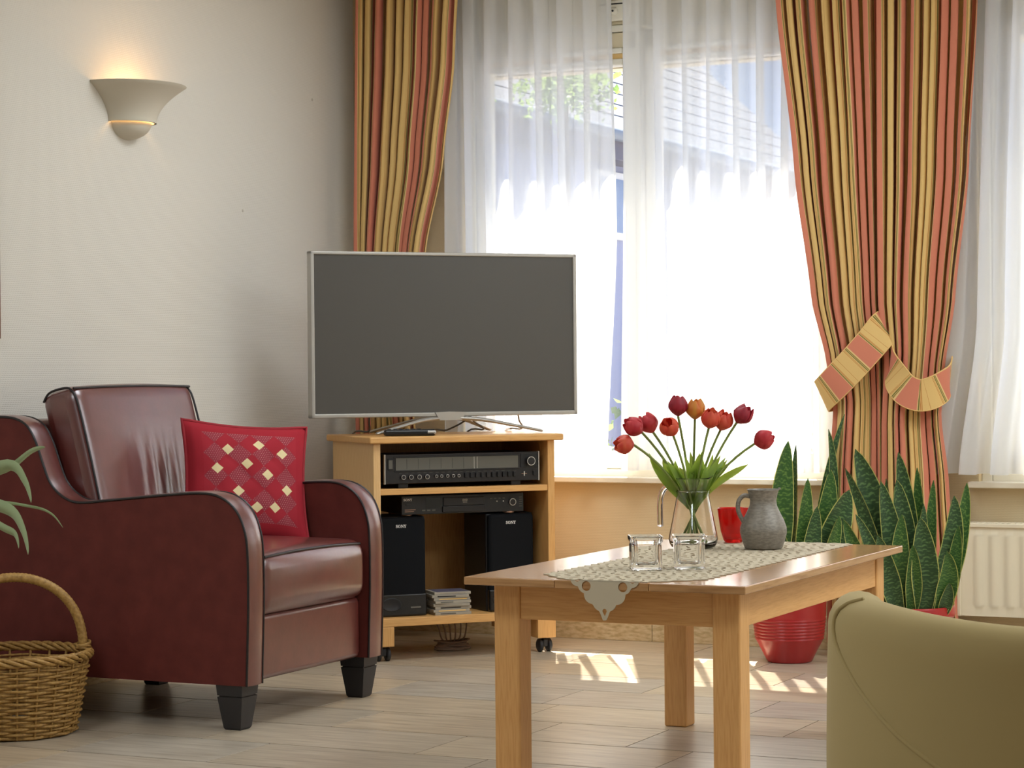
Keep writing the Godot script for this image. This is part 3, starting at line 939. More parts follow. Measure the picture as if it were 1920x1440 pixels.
	for s in [1.0, -1.0]:
		b = B.new()
		var rows := []
		var uvs := []
		for j in 29:
			var row := []
			var ru := []
			for i in 29:
				var u := i / 28.0 * 2.0 - 1.0
				var v := j / 28.0 * 2.0 - 1.0
				var e := (1.0 - pow(absf(u), 2.6)) * (1.0 - pow(absf(v), 2.6))
				var pin := 0.09 * (u * u) * (1.0 - v * v)
				var pin2 := 0.09 * (v * v) * (1.0 - u * u)
				var z := 0.062 * pow(maxf(e, 0.0), 0.55)
				z += 0.004 * e * sin(u * 9.0 + v * 5.0) * cos(v * 8.0)
				# quilting lines
				for ql in [u + v, u - v, u + v - 0.7, u - v + 0.7, u + v + 0.7, u - v - 0.7]: z -= 0.005 * e * exp(-pow(ql / 0.05, 2.0))
				row.append(Vector3(0.212 * u * (1.0 - 0.08 * (1.0 - v * v) * absf(u)), -0.2 * v * (1.0 - 0.08 * (1.0 - u * u) * absf(v)), s * z))
				ru.append(Vector2((u + 1) / 2, (v + 1) / 2))
			rows.append(row); uvs.append(ru)
		b.grid(rows, uvs, s > 0, false)
		part(c, "cover" if s > 0 else "cover_back", b, M.patch)
	b = B.new()
	var edge := []
	for k in 4:
		for i in 14:
			var w := i / 14.0 * 2.0 - 1.0
			var p := 0.09 * (1.0 - w * w)
			var uv: Vector2 = [Vector2(w, -1), Vector2(1, w), Vector2(-w, 1), Vector2(-1, -w)][k]
			if k % 2 == 0: edge.append(Vector3(0.212 * uv.x, -0.2 * uv.y * (1.0 - p * 0.89), 0))
			else: edge.append(Vector3(0.212 * uv.x * (1.0 - p * 0.89), -0.2 * uv.y, 0))
	b.tube(edge, 0.006, 6, false, true)
	part(c, "edging", b, mat(C8(150, 28, 40), 0.8))

func leaning(c: Vector3, s: Vector3, deg: float, r: float, wr: float) -> B:
	var b := B.new()
	var inner := 16 if wr > 0 else 1
	var dfm := func(q: Vector3):
		var o := q
		var fz := 1.0 - pow(q.z / (s.z * 0.5), 2.0)
		var fy := 1.0 - pow(q.y / (s.y * 0.5), 2.0)
		if q.x > 0:
			o.x += 0.014 * fz * fy
			# creases of the leather, low on the cushion towards the far side
			var g := exp(-pow((q.y + 0.06) / 0.1, 2.0)) * exp(-pow((q.z + 0.06) / 0.15, 2.0))
			o.x += 0.0055 * g * sin(q.z * 95.0 + q.y * 14.0)
		if q.y > 0.1: o.y += 0.01 * fz * (q.y - 0.1) / 0.15
		return o
	b.rbox(Vector3.ZERO, s, r, 3, 0, Transform3D(), Vector2.ZERO, inner * 2 if wr > 0 else 1, dfm if wr > 0 else null)
	var x := Transform3D(Basis(Vector3.BACK, deg_to_rad(deg)), c)
	for k in b.v.size():
		b.v[k] = x * b.v[k]; b.n[k] = x.basis * b.n[k]
	return b

func tv_corner() -> void:
	var turn := deg_to_rad(48.5)
	var O := Vector3(0.8425, 0, 0.689)
	var t := thing("television_cabinet", "light beech corner television cabinet on black casters", "cabinet", O, turn)
	part(t, "top", span(-0.38, 0.392, 0.799, 0.824, -0.46, 0.052, 0.006, 0), M.beech)
	part(t, "side_panel", span(-0.36, -0.332, 0.128, 0.799, -0.44, 0.03, 0.002, 1), M.beech_pale)
	part(t, "side_panel", span(0.334, 0.362, 0.128, 0.799, -0.44, 0.03, 0.002, 1), M.beech)
	part(t, "shelf", span(-0.332, 0.334, 0.61, 0.632, -0.42, 0.027, 0.002, 0), M.beech)
	part(t, "bottom_shelf", span(-0.332, 0.334, 0.128, 0.158, -0.42, 0.03, 0.002, 0), M.beech)
	part(t, "back_panel", span(-0.332, 0.334, 0.158, 0.799, -0.43, -0.42, 0.001, 1), M.beech)
	for q in [[-0.318, -0.005], [0.328, -0.005], [-0.318, -0.40], [0.328, -0.40]]:
		part(t, "foot", span(q[0] - 0.04, q[0] + 0.034, 0.055, 0.128, q[1] - 0.035, q[1] + 0.035, 0.003, 1), M.beech)
		var b := B.new()
		b.tube([Vector3(q[0], 0.058, q[1]), Vector3(q[0], 0.03, q[1])], 0.01, 8)
		b.rbox(Vector3(q[0], 0.034, q[1]), Vector3(0.022, 0.03, 0.034), 0.006, 2)
		for s in [-1, 1]:
			var x := Transform3D(Basis(Vector3.FORWARD, PI / 2), Vector3(q[0] + s * 0.018, 0.025, q[1]))
			b.lathe([Vector2(0.0, -0.008), Vector2(0.02, -0.008), Vector2(0.025, -0.005), Vector2(0.025, 0.005), Vector2(0.02, 0.008), Vector2(0.0, 0.008)], 16, x, 0, TAU, true)
		part(t, "caster", b, M.rubber)
	# television
	var tv := thing("television", "flat black-screened television with silver frame on the beech cabinet", "television", O + Vector3(0, 0.825, 0), turn)
	var y0 := 0.892 - 0.825
	var y1 := 1.509 - 0.825
	var zf := -0.12
	var u0 := -0.546
	var u1 := 0.527
	var bz := B.new()
	bz.rbox(Vector3((u0 + u1) / 2, y1 - 0.0065, zf - 0.02), Vector3(u1 - u0, 0.013, 0.045), 0.004, 2)
	bz.rbox(Vector3((u0 + u1) / 2, y0 + 0.008, zf - 0.02), Vector3(u1 - u0, 0.016, 0.045), 0.004, 2)
	bz.rbox(Vector3(u0 + 0.0075, (y0 + y1) / 2, zf - 0.02), Vector3(0.015, y1 - y0, 0.045), 0.004, 2)
	bz.rbox(Vector3(u1 - 0.0075, (y0 + y1) / 2, zf - 0.02), Vector3(0.015, y1 - y0, 0.045), 0.004, 2)
	part(tv, "bezel", bz, M.silver)
	part(tv, "screen", span(u0 + 0.013, u1 - 0.013, y0 + 0.014, y1 - 0.011, zf - 0.02, zf - 0.004, 0.001), M.screen)
	var rear := part(tv, "rear_shell", span(u0 + 0.02, u1 - 0.02, y0 + 0.015, y1 - 0.015, zf - 0.07, zf - 0.04, 0.01), M.black)
	var neck := B.new()
	neck.prism(PackedVector2Array([Vector2(-0.062, y0 + 0.016), Vector2(0.0, y0 + 0.018), Vector2(0.0, y0 - 0.014), Vector2(-0.045, y0 - 0.014)]), zf - 0.005, zf + 0.008)
	neck.prism(PackedVector2Array([Vector2(0.0, y0 + 0.018), Vector2(0.062, y0 + 0.016), Vector2(0.045, y0 - 0.014), Vector2(0.0, y0 - 0.014)]), zf - 0.005, zf + 0.008)
	neck.rbox(Vector3(0, y0 - 0.006, zf - 0.02), Vector3(0.09, 0.016, 0.05), 0.006, 2)
	part(tv, "stand_neck", neck, M.silver)
	for q in [[-0.315, -0.06], [0.345, -0.04], [-0.25, -0.33], [0.25, -0.34]]:
		var b := B.new()
		var s := signf(q[0])
		var a := Vector3(s * 0.03, y0 - 0.006, zf - 0.01 if q[1] > -0.2 else zf - 0.05)
		var e := Vector3(q[0], 0.008, q[1])
		b.tube(smooth_path([a, a.lerp(e, 0.3) + Vector3(0, 0.008, 0), a.lerp(e, 0.65) + Vector3(0, 0.005, 0), e], 5), [0.014, 0.014, 0.014, 0.014, 0.014, 0.013, 0.013, 0.012, 0.012, 0.012, 0.011, 0.011, 0.011, 0.01, 0.01, 0.008], 10, true, false, Vector2(0.55, 1.1))
		part(tv, "stand_leg", b, M.silver)
	for q in [[0.09, -0.12, 0.2], [0.13, -0.11, 0.05], [0.3, -0.1, 0.36], [-0.3, -0.12, -0.27]]:
		var b := B.new()
		b.tube(smooth_path([Vector3(q[0], y0 + 0.03, zf - 0.06), Vector3(lerpf(q[0], q[2], 0.4), y0 - 0.02, zf - 0.1), Vector3(q[2], 0.012, zf - 0.16), Vector3(q[2], -0.02, -0.48), Vector3(q[2] * 0.8, -0.3, -0.49)], 6), 0.0035, 6)
		part(tv, "cable", b, M.gcable)
	# remote control in front of the left foot
	var r := thing("remote_control", "black and silver remote control lying on the cabinet top", "remote control", O + Basis(Vector3.UP, turn) * Vector3(-0.2, 0.825, -0.02), turn - 0.25)
	var rb := B.new()
	rb.rbox(Vector3(0, 0.011, 0), Vector3(0.19, 0.022, 0.048), 0.008, 2)
	part(r, "body", rb, M.black)
	part(r, "face", span(-0.09, 0.09, 0.021, 0.0235, -0.019, 0.019, 0.001), M.hifi)
	part(r, "end_cap", span(0.06, 0.097, 0.004, 0.02, -0.0245, 0.0245, 0.006), M.silver)
	for i in 6:
		for j in 3: part(r, "button", box(Vector3(-0.075 + i * 0.022, 0.0245, -0.011 + j * 0.011), Vector3(0.012, 0.003, 0.006), 0.001), M.rubber)
	# receiver
	var rc := thing("stereo_receiver", "dark stereo receiver with long tuning dial on the upper shelf", "receiver", O + Vector3(0, 0.632, 0), turn)
	var f0 := 0.0
	part(rc, "case", span(-0.3, 0.302, 0.02, 0.122, -0.3, -0.004, 0.003), M.hifi)
	part(rc, "front_plate", span(-0.307, 0.31, 0.017, 0.125, -0.008, f0, 0.002), M.hifi)
	for s in [-0.307, 0.308]: part(rc, "end_trim", span(s - 0.001, s + 0.003, 0.016, 0.126, -0.01, 0.004, 0.001), M.ring)
	var dl := part(rc, "tuning_dial", span(-0.263, 0.225, 0.066, 0.112, f0, f0 + 0.002, 0.0005), M.dial)
	for k in 7: part(dl, "scale_mark", span(-0.22 + k * 0.045, -0.2193 + k * 0.045, 0.07, 0.108, f0 + 0.0018, f0 + 0.0026, 0.0001), M.hifi)
	for k in 2: part(dl, "pointer", span(0.046 + k * 0.012, 0.0475 + k * 0.012, 0.067, 0.111, f0 + 0.002, f0 + 0.003, 0.0002), M.ring)
	part(rc, "dial_frame", span(-0.27, 0.232, 0.113, 0.116, f0, f0 + 0.004, 0.001), M.black)
	part(rc, "dial_frame", span(-0.27, 0.232, 0.062, 0.065, f0, f0 + 0.004, 0.001), M.black)
	part(rc, "level_meter", span(-0.294, -0.273, 0.068, 0.11, f0, f0 + 0.003, 0.001), M.black)
	part(rc, "meter_glass", span(-0.291, -0.276, 0.073, 0.105, f0 + 0.002, f0 + 0.0035, 0.0005), M.dial)
	part(rc, "knob_plate", span(0.236, 0.305, 0.066, 0.118, f0, f0 + 0.002, 0.001), M.black)
	knob(rc, Vector3(0.272, 0.09, f0), 0.0165, 0.018)
	for u in [-0.236, -0.206, -0.174, -0.143]: knob(rc, Vector3(u, 0.041, f0), 0.0082, 0.012)
	for u in [-0.106, -0.086, -0.062, -0.039, -0.017]: knob(rc, Vector3(u, 0.042, f0), 0.0054, 0.01)
	for k in 10: part(rc, "push_button", span(0.008 + k * 0.0217, 0.0185 + k * 0.0217, 0.033, 0.052, f0, f0 + 0.008, 0.0015), M.black)
	part(rc, "push_button", span(0.285, 0.295, 0.036, 0.052, f0, f0 + 0.006, 0.0015), M.black)
	part(rc, "emblem", span(0.248, 0.252, 0.034, 0.052, f0, f0 + 0.002, 0.0005), M.ring)
	part(rc, "emblem", span(0.239, 0.261, 0.0415, 0.0435, f0, f0 + 0.0015, 0.0003), M.copper)
	for k in 20: part(rc, "caption", span(-0.25 + k * 0.024, -0.238 + k * 0.024, 0.0555, 0.0567, f0, f0 + 0.0006, 0.0001), M.dial)
	for q in [[-0.23, -0.03], [0.22, -0.03], [-0.23, -0.26], [0.22, -0.26]]: part(rc, "foot", span(q[0] - 0.02, q[0] + 0.02, 0.0, 0.02, q[1] - 0.02, q[1] + 0.02, 0.003), M.black)
	# disc player standing on the loudspeakers
	var dv := thing("disc_player", "slim black disc player with a central tray standing on the loudspeakers", "disc player", O + Vector3(0, 0.526, 0), turn)
	var fd := -0.03
	part(dv, "case", span(-0.228, 0.257, 0.008, 0.074, -0.3, fd - 0.004, 0.003), M.black)
	part(dv, "front_plate", span(-0.231, 0.26, 0.006, 0.076, fd - 0.01, fd, 0.003), M.black)
	part(dv, "tray_door", span(-0.066, 0.098, 0.036, 0.066, fd, fd + 0.004, 0.002), M.hifi)
	part(dv, "tray_lip", span(-0.07, 0.102, 0.011, 0.034, fd - 0.002, fd + 0.006, 0.003), M.hifi)
	part(dv, "display_window", span(-0.135, -0.075, 0.028, 0.068, fd, fd + 0.001, 0.0003), M.blackgloss)
	text(dv, "SONY", Vector3(-0.206, 0.061, fd + 0.0006), 0.009, M.white, true)
	text(dv, "DVD", Vector3(0.02, 0.055, fd + 0.0045), 0.008, M.cd, false)
	text(dv, "VIDEO", Vector3(0.02, 0.047, fd + 0.0045), 0.0045, M.cd, false)
	part(dv, "power_button", span(-0.214, -0.194, 0.041, 0.046, fd, fd + 0.003, 0.001), M.hifi)
	part(dv, "print_line", span(-0.218, -0.175, 0.0235, 0.025, fd, fd + 0.0006, 0.0002), M.copper)
	part(dv, "print_line", span(-0.218, -0.182, 0.0165, 0.018, fd, fd + 0.0006, 0.0002), M.copper)
	for k in 3: part(dv, "print_line", span(-0.15 + k * 0.02, -0.137 + k * 0.02, 0.018, 0.023, fd, fd + 0.0006, 0.0002), M.dial)
	knob(dv, Vector3(0.212, 0.042, fd), 0.013, 0.008)
	for k in 4: part(dv, "small_button", span(0.122 + k * 0.017, 0.131 + k * 0.017, 0.056, 0.059, fd, fd + 0.002, 0.0005), M.dial)
	for k in 2: part(dv, "small_button", span(0.148 + k * 0.026, 0.152 + k * 0.026, 0.044, 0.048, fd, fd + 0.002, 0.0005), M.ring)
	for k in 5: part(dv, "small_button", span(0.24, 0.252, 0.024 + k * 0.0085, 0.0265 + k * 0.0085, fd, fd + 0.002, 0.0005), M.dial)
	for q in [[-0.2, -0.06], [0.205, -0.05], [-0.2, -0.2], [0.205, -0.2]]:
		var b := B.new()
		b.lathe([Vector2(0.0, 0.008), Vector2(0.02, 0.008), Vector2(0.022, 0.004), Vector2(0.019, 0.0), Vector2(0.0, 0.0)], 18, Transform3D(Basis(), Vector3(q[0], 0, q[1])))
		part(dv, "foot", b, M.copper)
	# loudspeakers
	for k in 2:
		var u: float = [-0.232, 0.2][k]
		var sp := thing("loudspeaker", ["black loudspeaker on the bottom shelf beside the armchair", "black loudspeaker on the bottom shelf behind the coffee table corner"][k], "loudspeaker", O + Basis(Vector3.UP, turn) * Vector3(u, 0.158, -0.13), turn + [0.0, 0.06][k], "loudspeakers in the cabinet")
		part(sp, "cabinet", span(-0.098, 0.098, 0.0, 0.368, -0.11, 0.085, 0.006), M.black)
		var g := B.new()
		g.rbox(Vector3(0, 0.19, 0.095), Vector3(0.186, 0.352, 0.03), 0.014, 3)
		part(sp, "grille", g, M.grille)
		part(sp, "foot_plate", span(-0.096, 0.096, 0.0, 0.085, 0.086, 0.112, 0.008), M.blackgloss)
		var po := B.new()
		po.lathe([Vector2(0.034, 0.0), Vector2(0.033, 0.004), Vector2(0.028, 0.001), Vector2(0.0, 0.0005)], 24, Transform3D(Basis(Vector3.RIGHT, PI / 2).scaled_local(Vector3(1.15, 1, 0.75)), Vector3(-0.045, 0.045, 0.112)), 0, TAU, true)
		part(sp, "bass_port", po, M.dark)
		part(sp, "type_plate", span(0.03, 0.07, 0.03, 0.036, 0.112, 0.1126, 0.0002), M.dial)
		text(sp, "SONY", Vector3(-0.005, 0.333, 0.1105), 0.011, M.white, true)
	# stack of disc cases between the loudspeakers
	var ord := ["topmost", "second from the top", "third from the top", "fourth from the top", "fifth from the top", "third from the bottom", "second from the bottom", "lowest"]
	for k in 8:
		var y := 0.158 + (7 - k) * 0.0106
		var cdn := thing("disc_case", "flat plastic disc case, %s of the stack between the loudspeakers" % ord[k], "disc case", O + Basis(Vector3.UP, turn) * Vector3(-0.042 + rng.randf_range(-0.006, 0.006), y, -0.06 + rng.randf_range(-0.008, 0.004)), turn + rng.randf_range(-0.12, 0.04), "disc cases in the cabinet")
		part(cdn, "case", span(-0.071, 0.071, 0.0, 0.0102, -0.0625, 0.0625, 0.0008), M.glass if false else M.cd)
		part(cdn, "spine_print", span(-0.05, [0.05, 0.02, 0.058, 0.0, 0.04, 0.03, 0.055, 0.01][k], 0.003, 0.0072, 0.0622, 0.0628, 0.0001), [M.cdpaper, M.black, M.tanstrip, M.dial][k % 4])
		part(cdn, "cover_print", span(-0.06, 0.066, 0.0099, 0.0104, -0.058, 0.058, 0.0001), M.darkeave)
	# cable bundle below the cabinet
	var cb := thing("cable_bundle", "brown coiled cables hanging below the cabinet onto the floor", "cable", O + Basis(Vector3.UP, turn) * Vector3(0.03, 0.0, -0.2), turn)
	for k in 9:
		var b := B.new()
		var pts := []
		var rx := rng.randf_range(0.045, 0.075)
		var rz := rng.randf_range(0.015, 0.035)
		for i in 18:
			var a := TAU * i / 18.0
			pts.append(Vector3(cos(a) * rx + rng.randf_range(-0.004, 0.004), 0.004 + k * 0.0035 + 0.008 * (1.0 + sin(a * 2.0 + k)) * 0.5 * (k / 8.0), sin(a) * rz + rng.randf_range(-0.004, 0.004)))
		b.tube(pts, 0.0035, 6, false, true)
		part(cb, "loop", b, M.cable)
	for k in 6:
		var b := B.new()
		var u := -0.045 + k * 0.019
		b.tube(smooth_path([Vector3(u * 1.5 - 0.01, 0.13, -0.01), Vector3(u * 1.2, 0.09, 0.0), Vector3(u, 0.05, 0.005), Vector3(u * 0.7, 0.035, 0.0)], 5), 0.0032, 6)
		part(cb, "lead", b, M.cable)

func knob(parent: Node3D, at: Vector3, r: float, d: float) -> void:
	var x := Transform3D(Basis(Vector3.RIGHT, PI / 2), at)
	var b := B.new()
	b.lathe([Vector2(r, 0.0), Vector2(r * 0.96, d), Vector2(r * 0.8, d + 0.0006), Vector2(0.0, d + 0.0006)], 20, x, 0, TAU, true)
	var k := part(parent, "knob", b, M.hifi)
	b = B.new()
	var ring := []
	for i in 20: ring.append(at + Vector3(cos(TAU * i / 20.0) * r * 0.95, sin(TAU * i / 20.0) * r * 0.95, d))
	b.tube(ring, r * 0.075 + 0.0002, 5, false, true)
	part(k, "rim", b, M.ring)

const TX0 := 2.104
const TX1 := 2.846
const TZ0 := 1.83
const TZ1 := 3.16
const TH := 0.546

func coffee_table() -> void:
	var t := thing("coffee_table", "light oak coffee table with square legs in the foreground", "coffee table", Vector3(2.475, 0, 2.495))
	var xs := [TX0, 2.353, 2.6, TX1]
	for k in 3:
		partw(t, "plank", span(xs[k] + (0.0004 if k else 0.0), xs[k + 1] - (0.0004 if k < 2 else 0.0), TH - 0.02, TH, TZ0, TZ1, 0.003 if k != 1 else 0.0012, 2, Vector2(k * 0.7, k * 0.23)), M.tabletop)
	for q in [[2.148, 3.01], [2.732, 3.01], [2.148, 1.873], [2.732, 1.873]]:
		var b := B.new()
		b.rbox(Vector3(q[0] + 0.0355, 0.263, q[1] + 0.0355), Vector3(0.071, 0.526, 0.071), 0.006, 2, 1, Transform3D(), Vector2(q[0], q[1] * 1.7))
		partw(t, "leg", b, M.table)
	partw(t, "apron", span(2.219, 2.732, 0.436, 0.526, 3.052, 3.074, 0.002, 0), M.table)
	partw(t, "apron", span(2.219, 2.732, 0.436, 0.526, 1.88, 1.902, 0.002, 0), M.table)
	partw(t, "apron", span(2.154, 2.176, 0.436, 0.526, 1.944, 3.01, 0.002, 2), M.table)
	partw(t, "apron", span(2.776, 2.798, 0.436, 0.526, 1.944, 3.01, 0.002, 2), M.table)

# cut-work cloth: marching squares over a field, positive where there is cloth
func lace(field: Callable, s0: float, s1: float, t0: float, t1: float, d: float, place: Callable) -> B:
	var b := B.new()
	var nx := int(ceil((s1 - s0) / d))
	var ny := int(ceil((t1 - t0) / d))
	var F := []
	for j in ny + 1:
		var r := PackedFloat32Array()
		for i in nx + 1: r.append(field.call(s0 + i * d, t0 + j * d))
		F.append(r)
	for j in ny:
		for i in nx:
			var c := [[i, j], [i + 1, j], [i + 1, j + 1], [i, j + 1]]
			var poly := []
			var cut := []
			for k in 4:
				var a: Array = c[k]
				var e: Array = c[(k + 1) % 4]
				var fa: float = F[a[1]][a[0]]
				var fe: float = F[e[1]][e[0]]
				if fa > 0: poly.append(Vector2(s0 + a[0] * d, t0 + a[1] * d))
				if (fa > 0) != (fe > 0):
					var w := fa / (fa - fe)
					var p := Vector2(s0 + lerpf(a[0], e[0], w) * d, t0 + lerpf(a[1], e[1], w) * d)
					poly.append(p); cut.append(p)
			if poly.size() < 3: continue
			var P := []
			var N: Vector3 = place.call(poly[0], 1.0) - place.call(poly[0], 0.0)
			N = N.normalized()
			for q in poly: P.append(place.call(q, 1.0))
			for k in range(1, poly.size() - 1): b.tri_flat(P[0], P[k], P[k + 1], N)
			if cut.size() == 2:
				var q0: Vector3 = place.call(cut[0], 1.0)
				var q1: Vector3 = place.call(cut[1], 1.0)
				b.quad_flat(q0, q1, place.call(cut[1], 0.0), place.call(cut[0], 0.0), (q1 - q0).cross(N).normalized())
	return b

func table_things() -> void:
	# runner along the table, pointed ends hanging over
	var rn := thing("lace_runner", "cream cut-work lace runner with a pointed tip over the table edge", "table runner", Vector3(2.487, TH, 2.5))
	var hw := 0.213
	var field := func(s: float, t: float):
		# s across, t along: 0 at the front tip
		var half := minf(hw, minf(t, 1.62 - t) * 0.98 + 0.006)
		var edge := half - absf(s) + 0.007 * sin(t * 150.0)
		if t > 0.1 and t < 1.52:
			# leaf-shaped slits in alternating directions
			var gx := s / 0.027 + 0.35 * sin(t * 61.0)
			var gt := t / 0.025 + 0.3 * sin(s * 83.0)
			var cx := floorf(gx); var ct := floorf(gt)
			var fx := gx - cx - 0.5; var ft := gt - ct - 0.5
			var a := 0.9 if (int(cx) + int(ct)) % 2 == 0 else -0.9
			var px := fx * cos(a) - ft * sin(a); var pt := fx * sin(a) + ft * cos(a)
			var hole := 1.0 - sqrt(pow(px / 0.44, 2.0) + pow(pt / (0.2 + 0.06 * sin(cx * 3.1 + ct * 1.7)), 2.0))
			if edge > 0.012: edge = minf(edge, -hole * 0.012)
			return edge
		# the tip: petals and eyelets
		var q := Vector2(absf(s), t if t < 0.8 else 1.62 - t)
		var f := -1.0
		for c in [[0.0, 0.098, 0.036], [0.0, 0.07, 0.03], [0.012, 0.042, 0.018], [0.032, 0.062, 0.022], [0.05, 0.085, 0.02], [0.072, 0.1, 0.018], [0.02, 0.1, 0.03], [0.045, 0.105, 0.02]]:
			f = maxf(f, c[2] - q.distance_to(Vector2(c[0], c[1])))
		f = maxf(f, minf(q.y - 0.001, 0.004 - absf(q.x - (q.y * 0.42)) ) if q.y < 0.04 else -1.0)
		for c in [[0.048, 0.083, 0.012], [0.073, 0.1, 0.008], [0.0, 0.024, 0.0055]]:
			f = minf(f, q.distance_to(Vector2(c[0], c[1])) - c[2])
		return f
	var zt := 3.256
	var place := func(p: Vector2, up: float):
		# bend over the front and the back edge of the table
		var z := zt - p.y
		var th := 0.0012 * up
		var x := 2.487 + p.x
		var rr := 0.004
		if z > TZ1:
			return Vector3(x, TH + 0.001 - (z - TZ1), TZ1 + 0.0015 + th)
		if z < TZ0:
			return Vector3(x, TH + 0.001 - (TZ0 - z), TZ0 - 0.0015 - th)
		return Vector3(x, TH + 0.0006 + th + 0.0012 * up * (0.5 + 0.5 * sin(p.x * 130.0) * sin(p.y * 120.0)), z)
	partw(rn, "cloth", lace(field, -0.226, 0.226, -0.006, 1.626, 0.0042, place), M.lace)
	# glass jug
	var yaw := deg_to_rad(25.75)
	var tt := TH + 0.0035
	var jp := Vector3(2.325, tt, 2.15)
	var j := thing("glass_jug", "clear glass jug holding the tulips on the coffee table", "jug", jp, yaw)
	var out := [Vector2(0.0, 0.0), Vector2(0.05, 0.0), Vector2(0.062, 0.004), Vector2(0.068, 0.014), Vector2(0.0705, 0.026), Vector2(0.067, 0.045), Vector2(0.059, 0.085), Vector2(0.051, 0.125), Vector2(0.0465, 0.15), Vector2(0.0475, 0.158), Vector2(0.0485, 0.162), Vector2(0.047, 0.166), Vector2(0.05, 0.18), Vector2(0.054, 0.195), Vector2(0.0565, 0.2)]
	var inn := [Vector2(0.0545, 0.2), Vector2(0.0515, 0.194), Vector2(0.0445, 0.165), Vector2(0.044, 0.15), Vector2(0.0485, 0.125), Vector2(0.0565, 0.085), Vector2(0.064, 0.045), Vector2(0.067, 0.026), Vector2(0.063, 0.014), Vector2(0.05, 0.01), Vector2(0.0, 0.009)]
	var spout := func(a: float, y: float):
		var k := maxf(0.0, (y - 0.155) / 0.045)
		return 1.0 + 0.26 * k * exp(-pow(wrapf(a, -PI, PI) / 0.42, 2.0))
	var b := B.new()
	var rows := []
	for p in out + inn:
		var row := []
		for i in 49:
			var a := TAU * (i % 48) / 48.0
			var r: float = p.x * spout.call(a, p.y)
			row.append(Vector3(cos(a) * r, p.y + maxf(0.0, (p.y - 0.155) / 0.045) * 0.02 * exp(-pow(wrapf(a, -PI, PI) / 0.42, 2.0)), sin(a) * r))
		rows.append(row)
	b.grid(rows, [], true, true)
	part(j, "body", b, M.clear)
	b = B.new()
	b.tube(smooth_path([Vector3(-0.049, 0.178, 0), Vector3(-0.07, 0.176, 0), Vector3(-0.087, 0.16, 0), Vector3(-0.0935, 0.13, 0), Vector3(-0.094, 0.09, 0), Vector3(-0.093, 0.06, 0)], 6), [0.008] + range(29).map(func(_x): return 0.0085) + [0.004], 12)
	part(j, "handle", b, M.clear)
	b = B.new()
	var ring := []
	for i in 40: ring.append(Vector3(cos(TAU * i / 40.0) * 0.0475, 0.162, sin(TAU * i / 40.0) * 0.0475))
	b.tube(ring, 0.0022, 6, false, true)
	part(j, "neck_ring", b, M.clear)
	tulips(jp, yaw)
	# two square glasses
	for k in 2:
		var g := thing("square_glass", ["clear square tealight glass nearer the table edge, left one", "clear square tealight glass in front of the jug, right one"][k], "glass", [Vector3(2.462, tt, 2.84), Vector3(2.556, tt, 2.777)][k], yaw + [0.03, -0.03][k], "square tealight glasses")
		b = B.new()
		var lay := [[0.0, 0.036, 0.006], [0.004, 0.0385, 0.006], [0.06, 0.039, 0.008], [0.068, 0.0375, 0.008], [0.072, 0.0415, 0.005], [0.084, 0.0425, 0.004], [0.0855, 0.041, 0.004], [0.0855, 0.0375, 0.004], [0.08, 0.0335, 0.009], [0.07, 0.031, 0.01], [0.02, 0.031, 0.011], [0.013, 0.026, 0.012], [0.012, 0.0, 0.0]]
		rows = [ring_square(0.0, 0.0, 0.0)]
		for l in lay: rows.append(ring_square(l[0], l[1], l[2]))
		b.grid(rows, [], true, true)
		part(g, "body", b, M.clear)
	# pewter jug
	var pj := thing("pewter_jug", "small grey pewter jug with a curved handle on the lace runner", "jug", Vector3(2.522, tt, 2.11), yaw)
	var po := [Vector2(0.0, 0.0), Vector2(0.05, 0.0), Vector2(0.0535, 0.003), Vector2(0.06, 0.022), Vector2(0.066, 0.045), Vector2(0.0655, 0.06), Vector2(0.058, 0.082), Vector2(0.047, 0.103), Vector2(0.0385, 0.122), Vector2(0.037, 0.136), Vector2(0.04, 0.152), Vector2(0.0445, 0.166), Vector2(0.0455, 0.168), Vector2(0.043, 0.1675), Vector2(0.036, 0.148), Vector2(0.0345, 0.134), Vector2(0.043, 0.104), Vector2(0.055, 0.08), Vector2(0.06, 0.05), Vector2(0.048, 0.006), Vector2(0.0, 0.006)]
	b = B.new()
	b.lathe(po, 48, Transform3D(), 0, TAU, true)
	part(pj, "body", b, M.pewter)
	b = B.new()
	b.tube(smooth_path([Vector3(-0.038, 0.148, 0), Vector3(-0.055, 0.15, 0), Vector3(-0.069, 0.135, 0), Vector3(-0.071, 0.11, 0), Vector3(-0.061, 0.085, 0), Vector3(-0.05, 0.068, 0)], 6), 0.0085, 10, true, false, Vector2(0.75, 1.1))
	part(pj, "handle", b, M.pewter)
	part(pj, "lid_stub", box(Vector3(0.046, 0.169, 0), Vector3(0.008, 0.006, 0.006), 0.002), M.pewter)
	# red fluted glass
	var rg := thing("red_glass_bowl", "red wavy glass tealight bowl behind the pewter jug", "bowl", Vector3(2.36, tt, 1.915), yaw)
	b = B.new()
	var wav := func(a: float, y: float): return 1.0 + 0.10 * sin(a * 5.0 + 0.6) * (0.35 + y * 6.0)
	b.lathe([Vector2(0.0, 0.0), Vector2(0.024, 0.0), Vector2(0.03, 0.008), Vector2(0.038, 0.035), Vector2(0.043, 0.07), Vector2(0.0465, 0.1), Vector2(0.0455, 0.101), Vector2(0.0435, 0.099), Vector2(0.04, 0.07), Vector2(0.034, 0.035), Vector2(0.026, 0.012), Vector2(0.0, 0.01)], 60, Transform3D(), 0, TAU, true, wav)
	part(rg, "bowl", b, M.redglass)

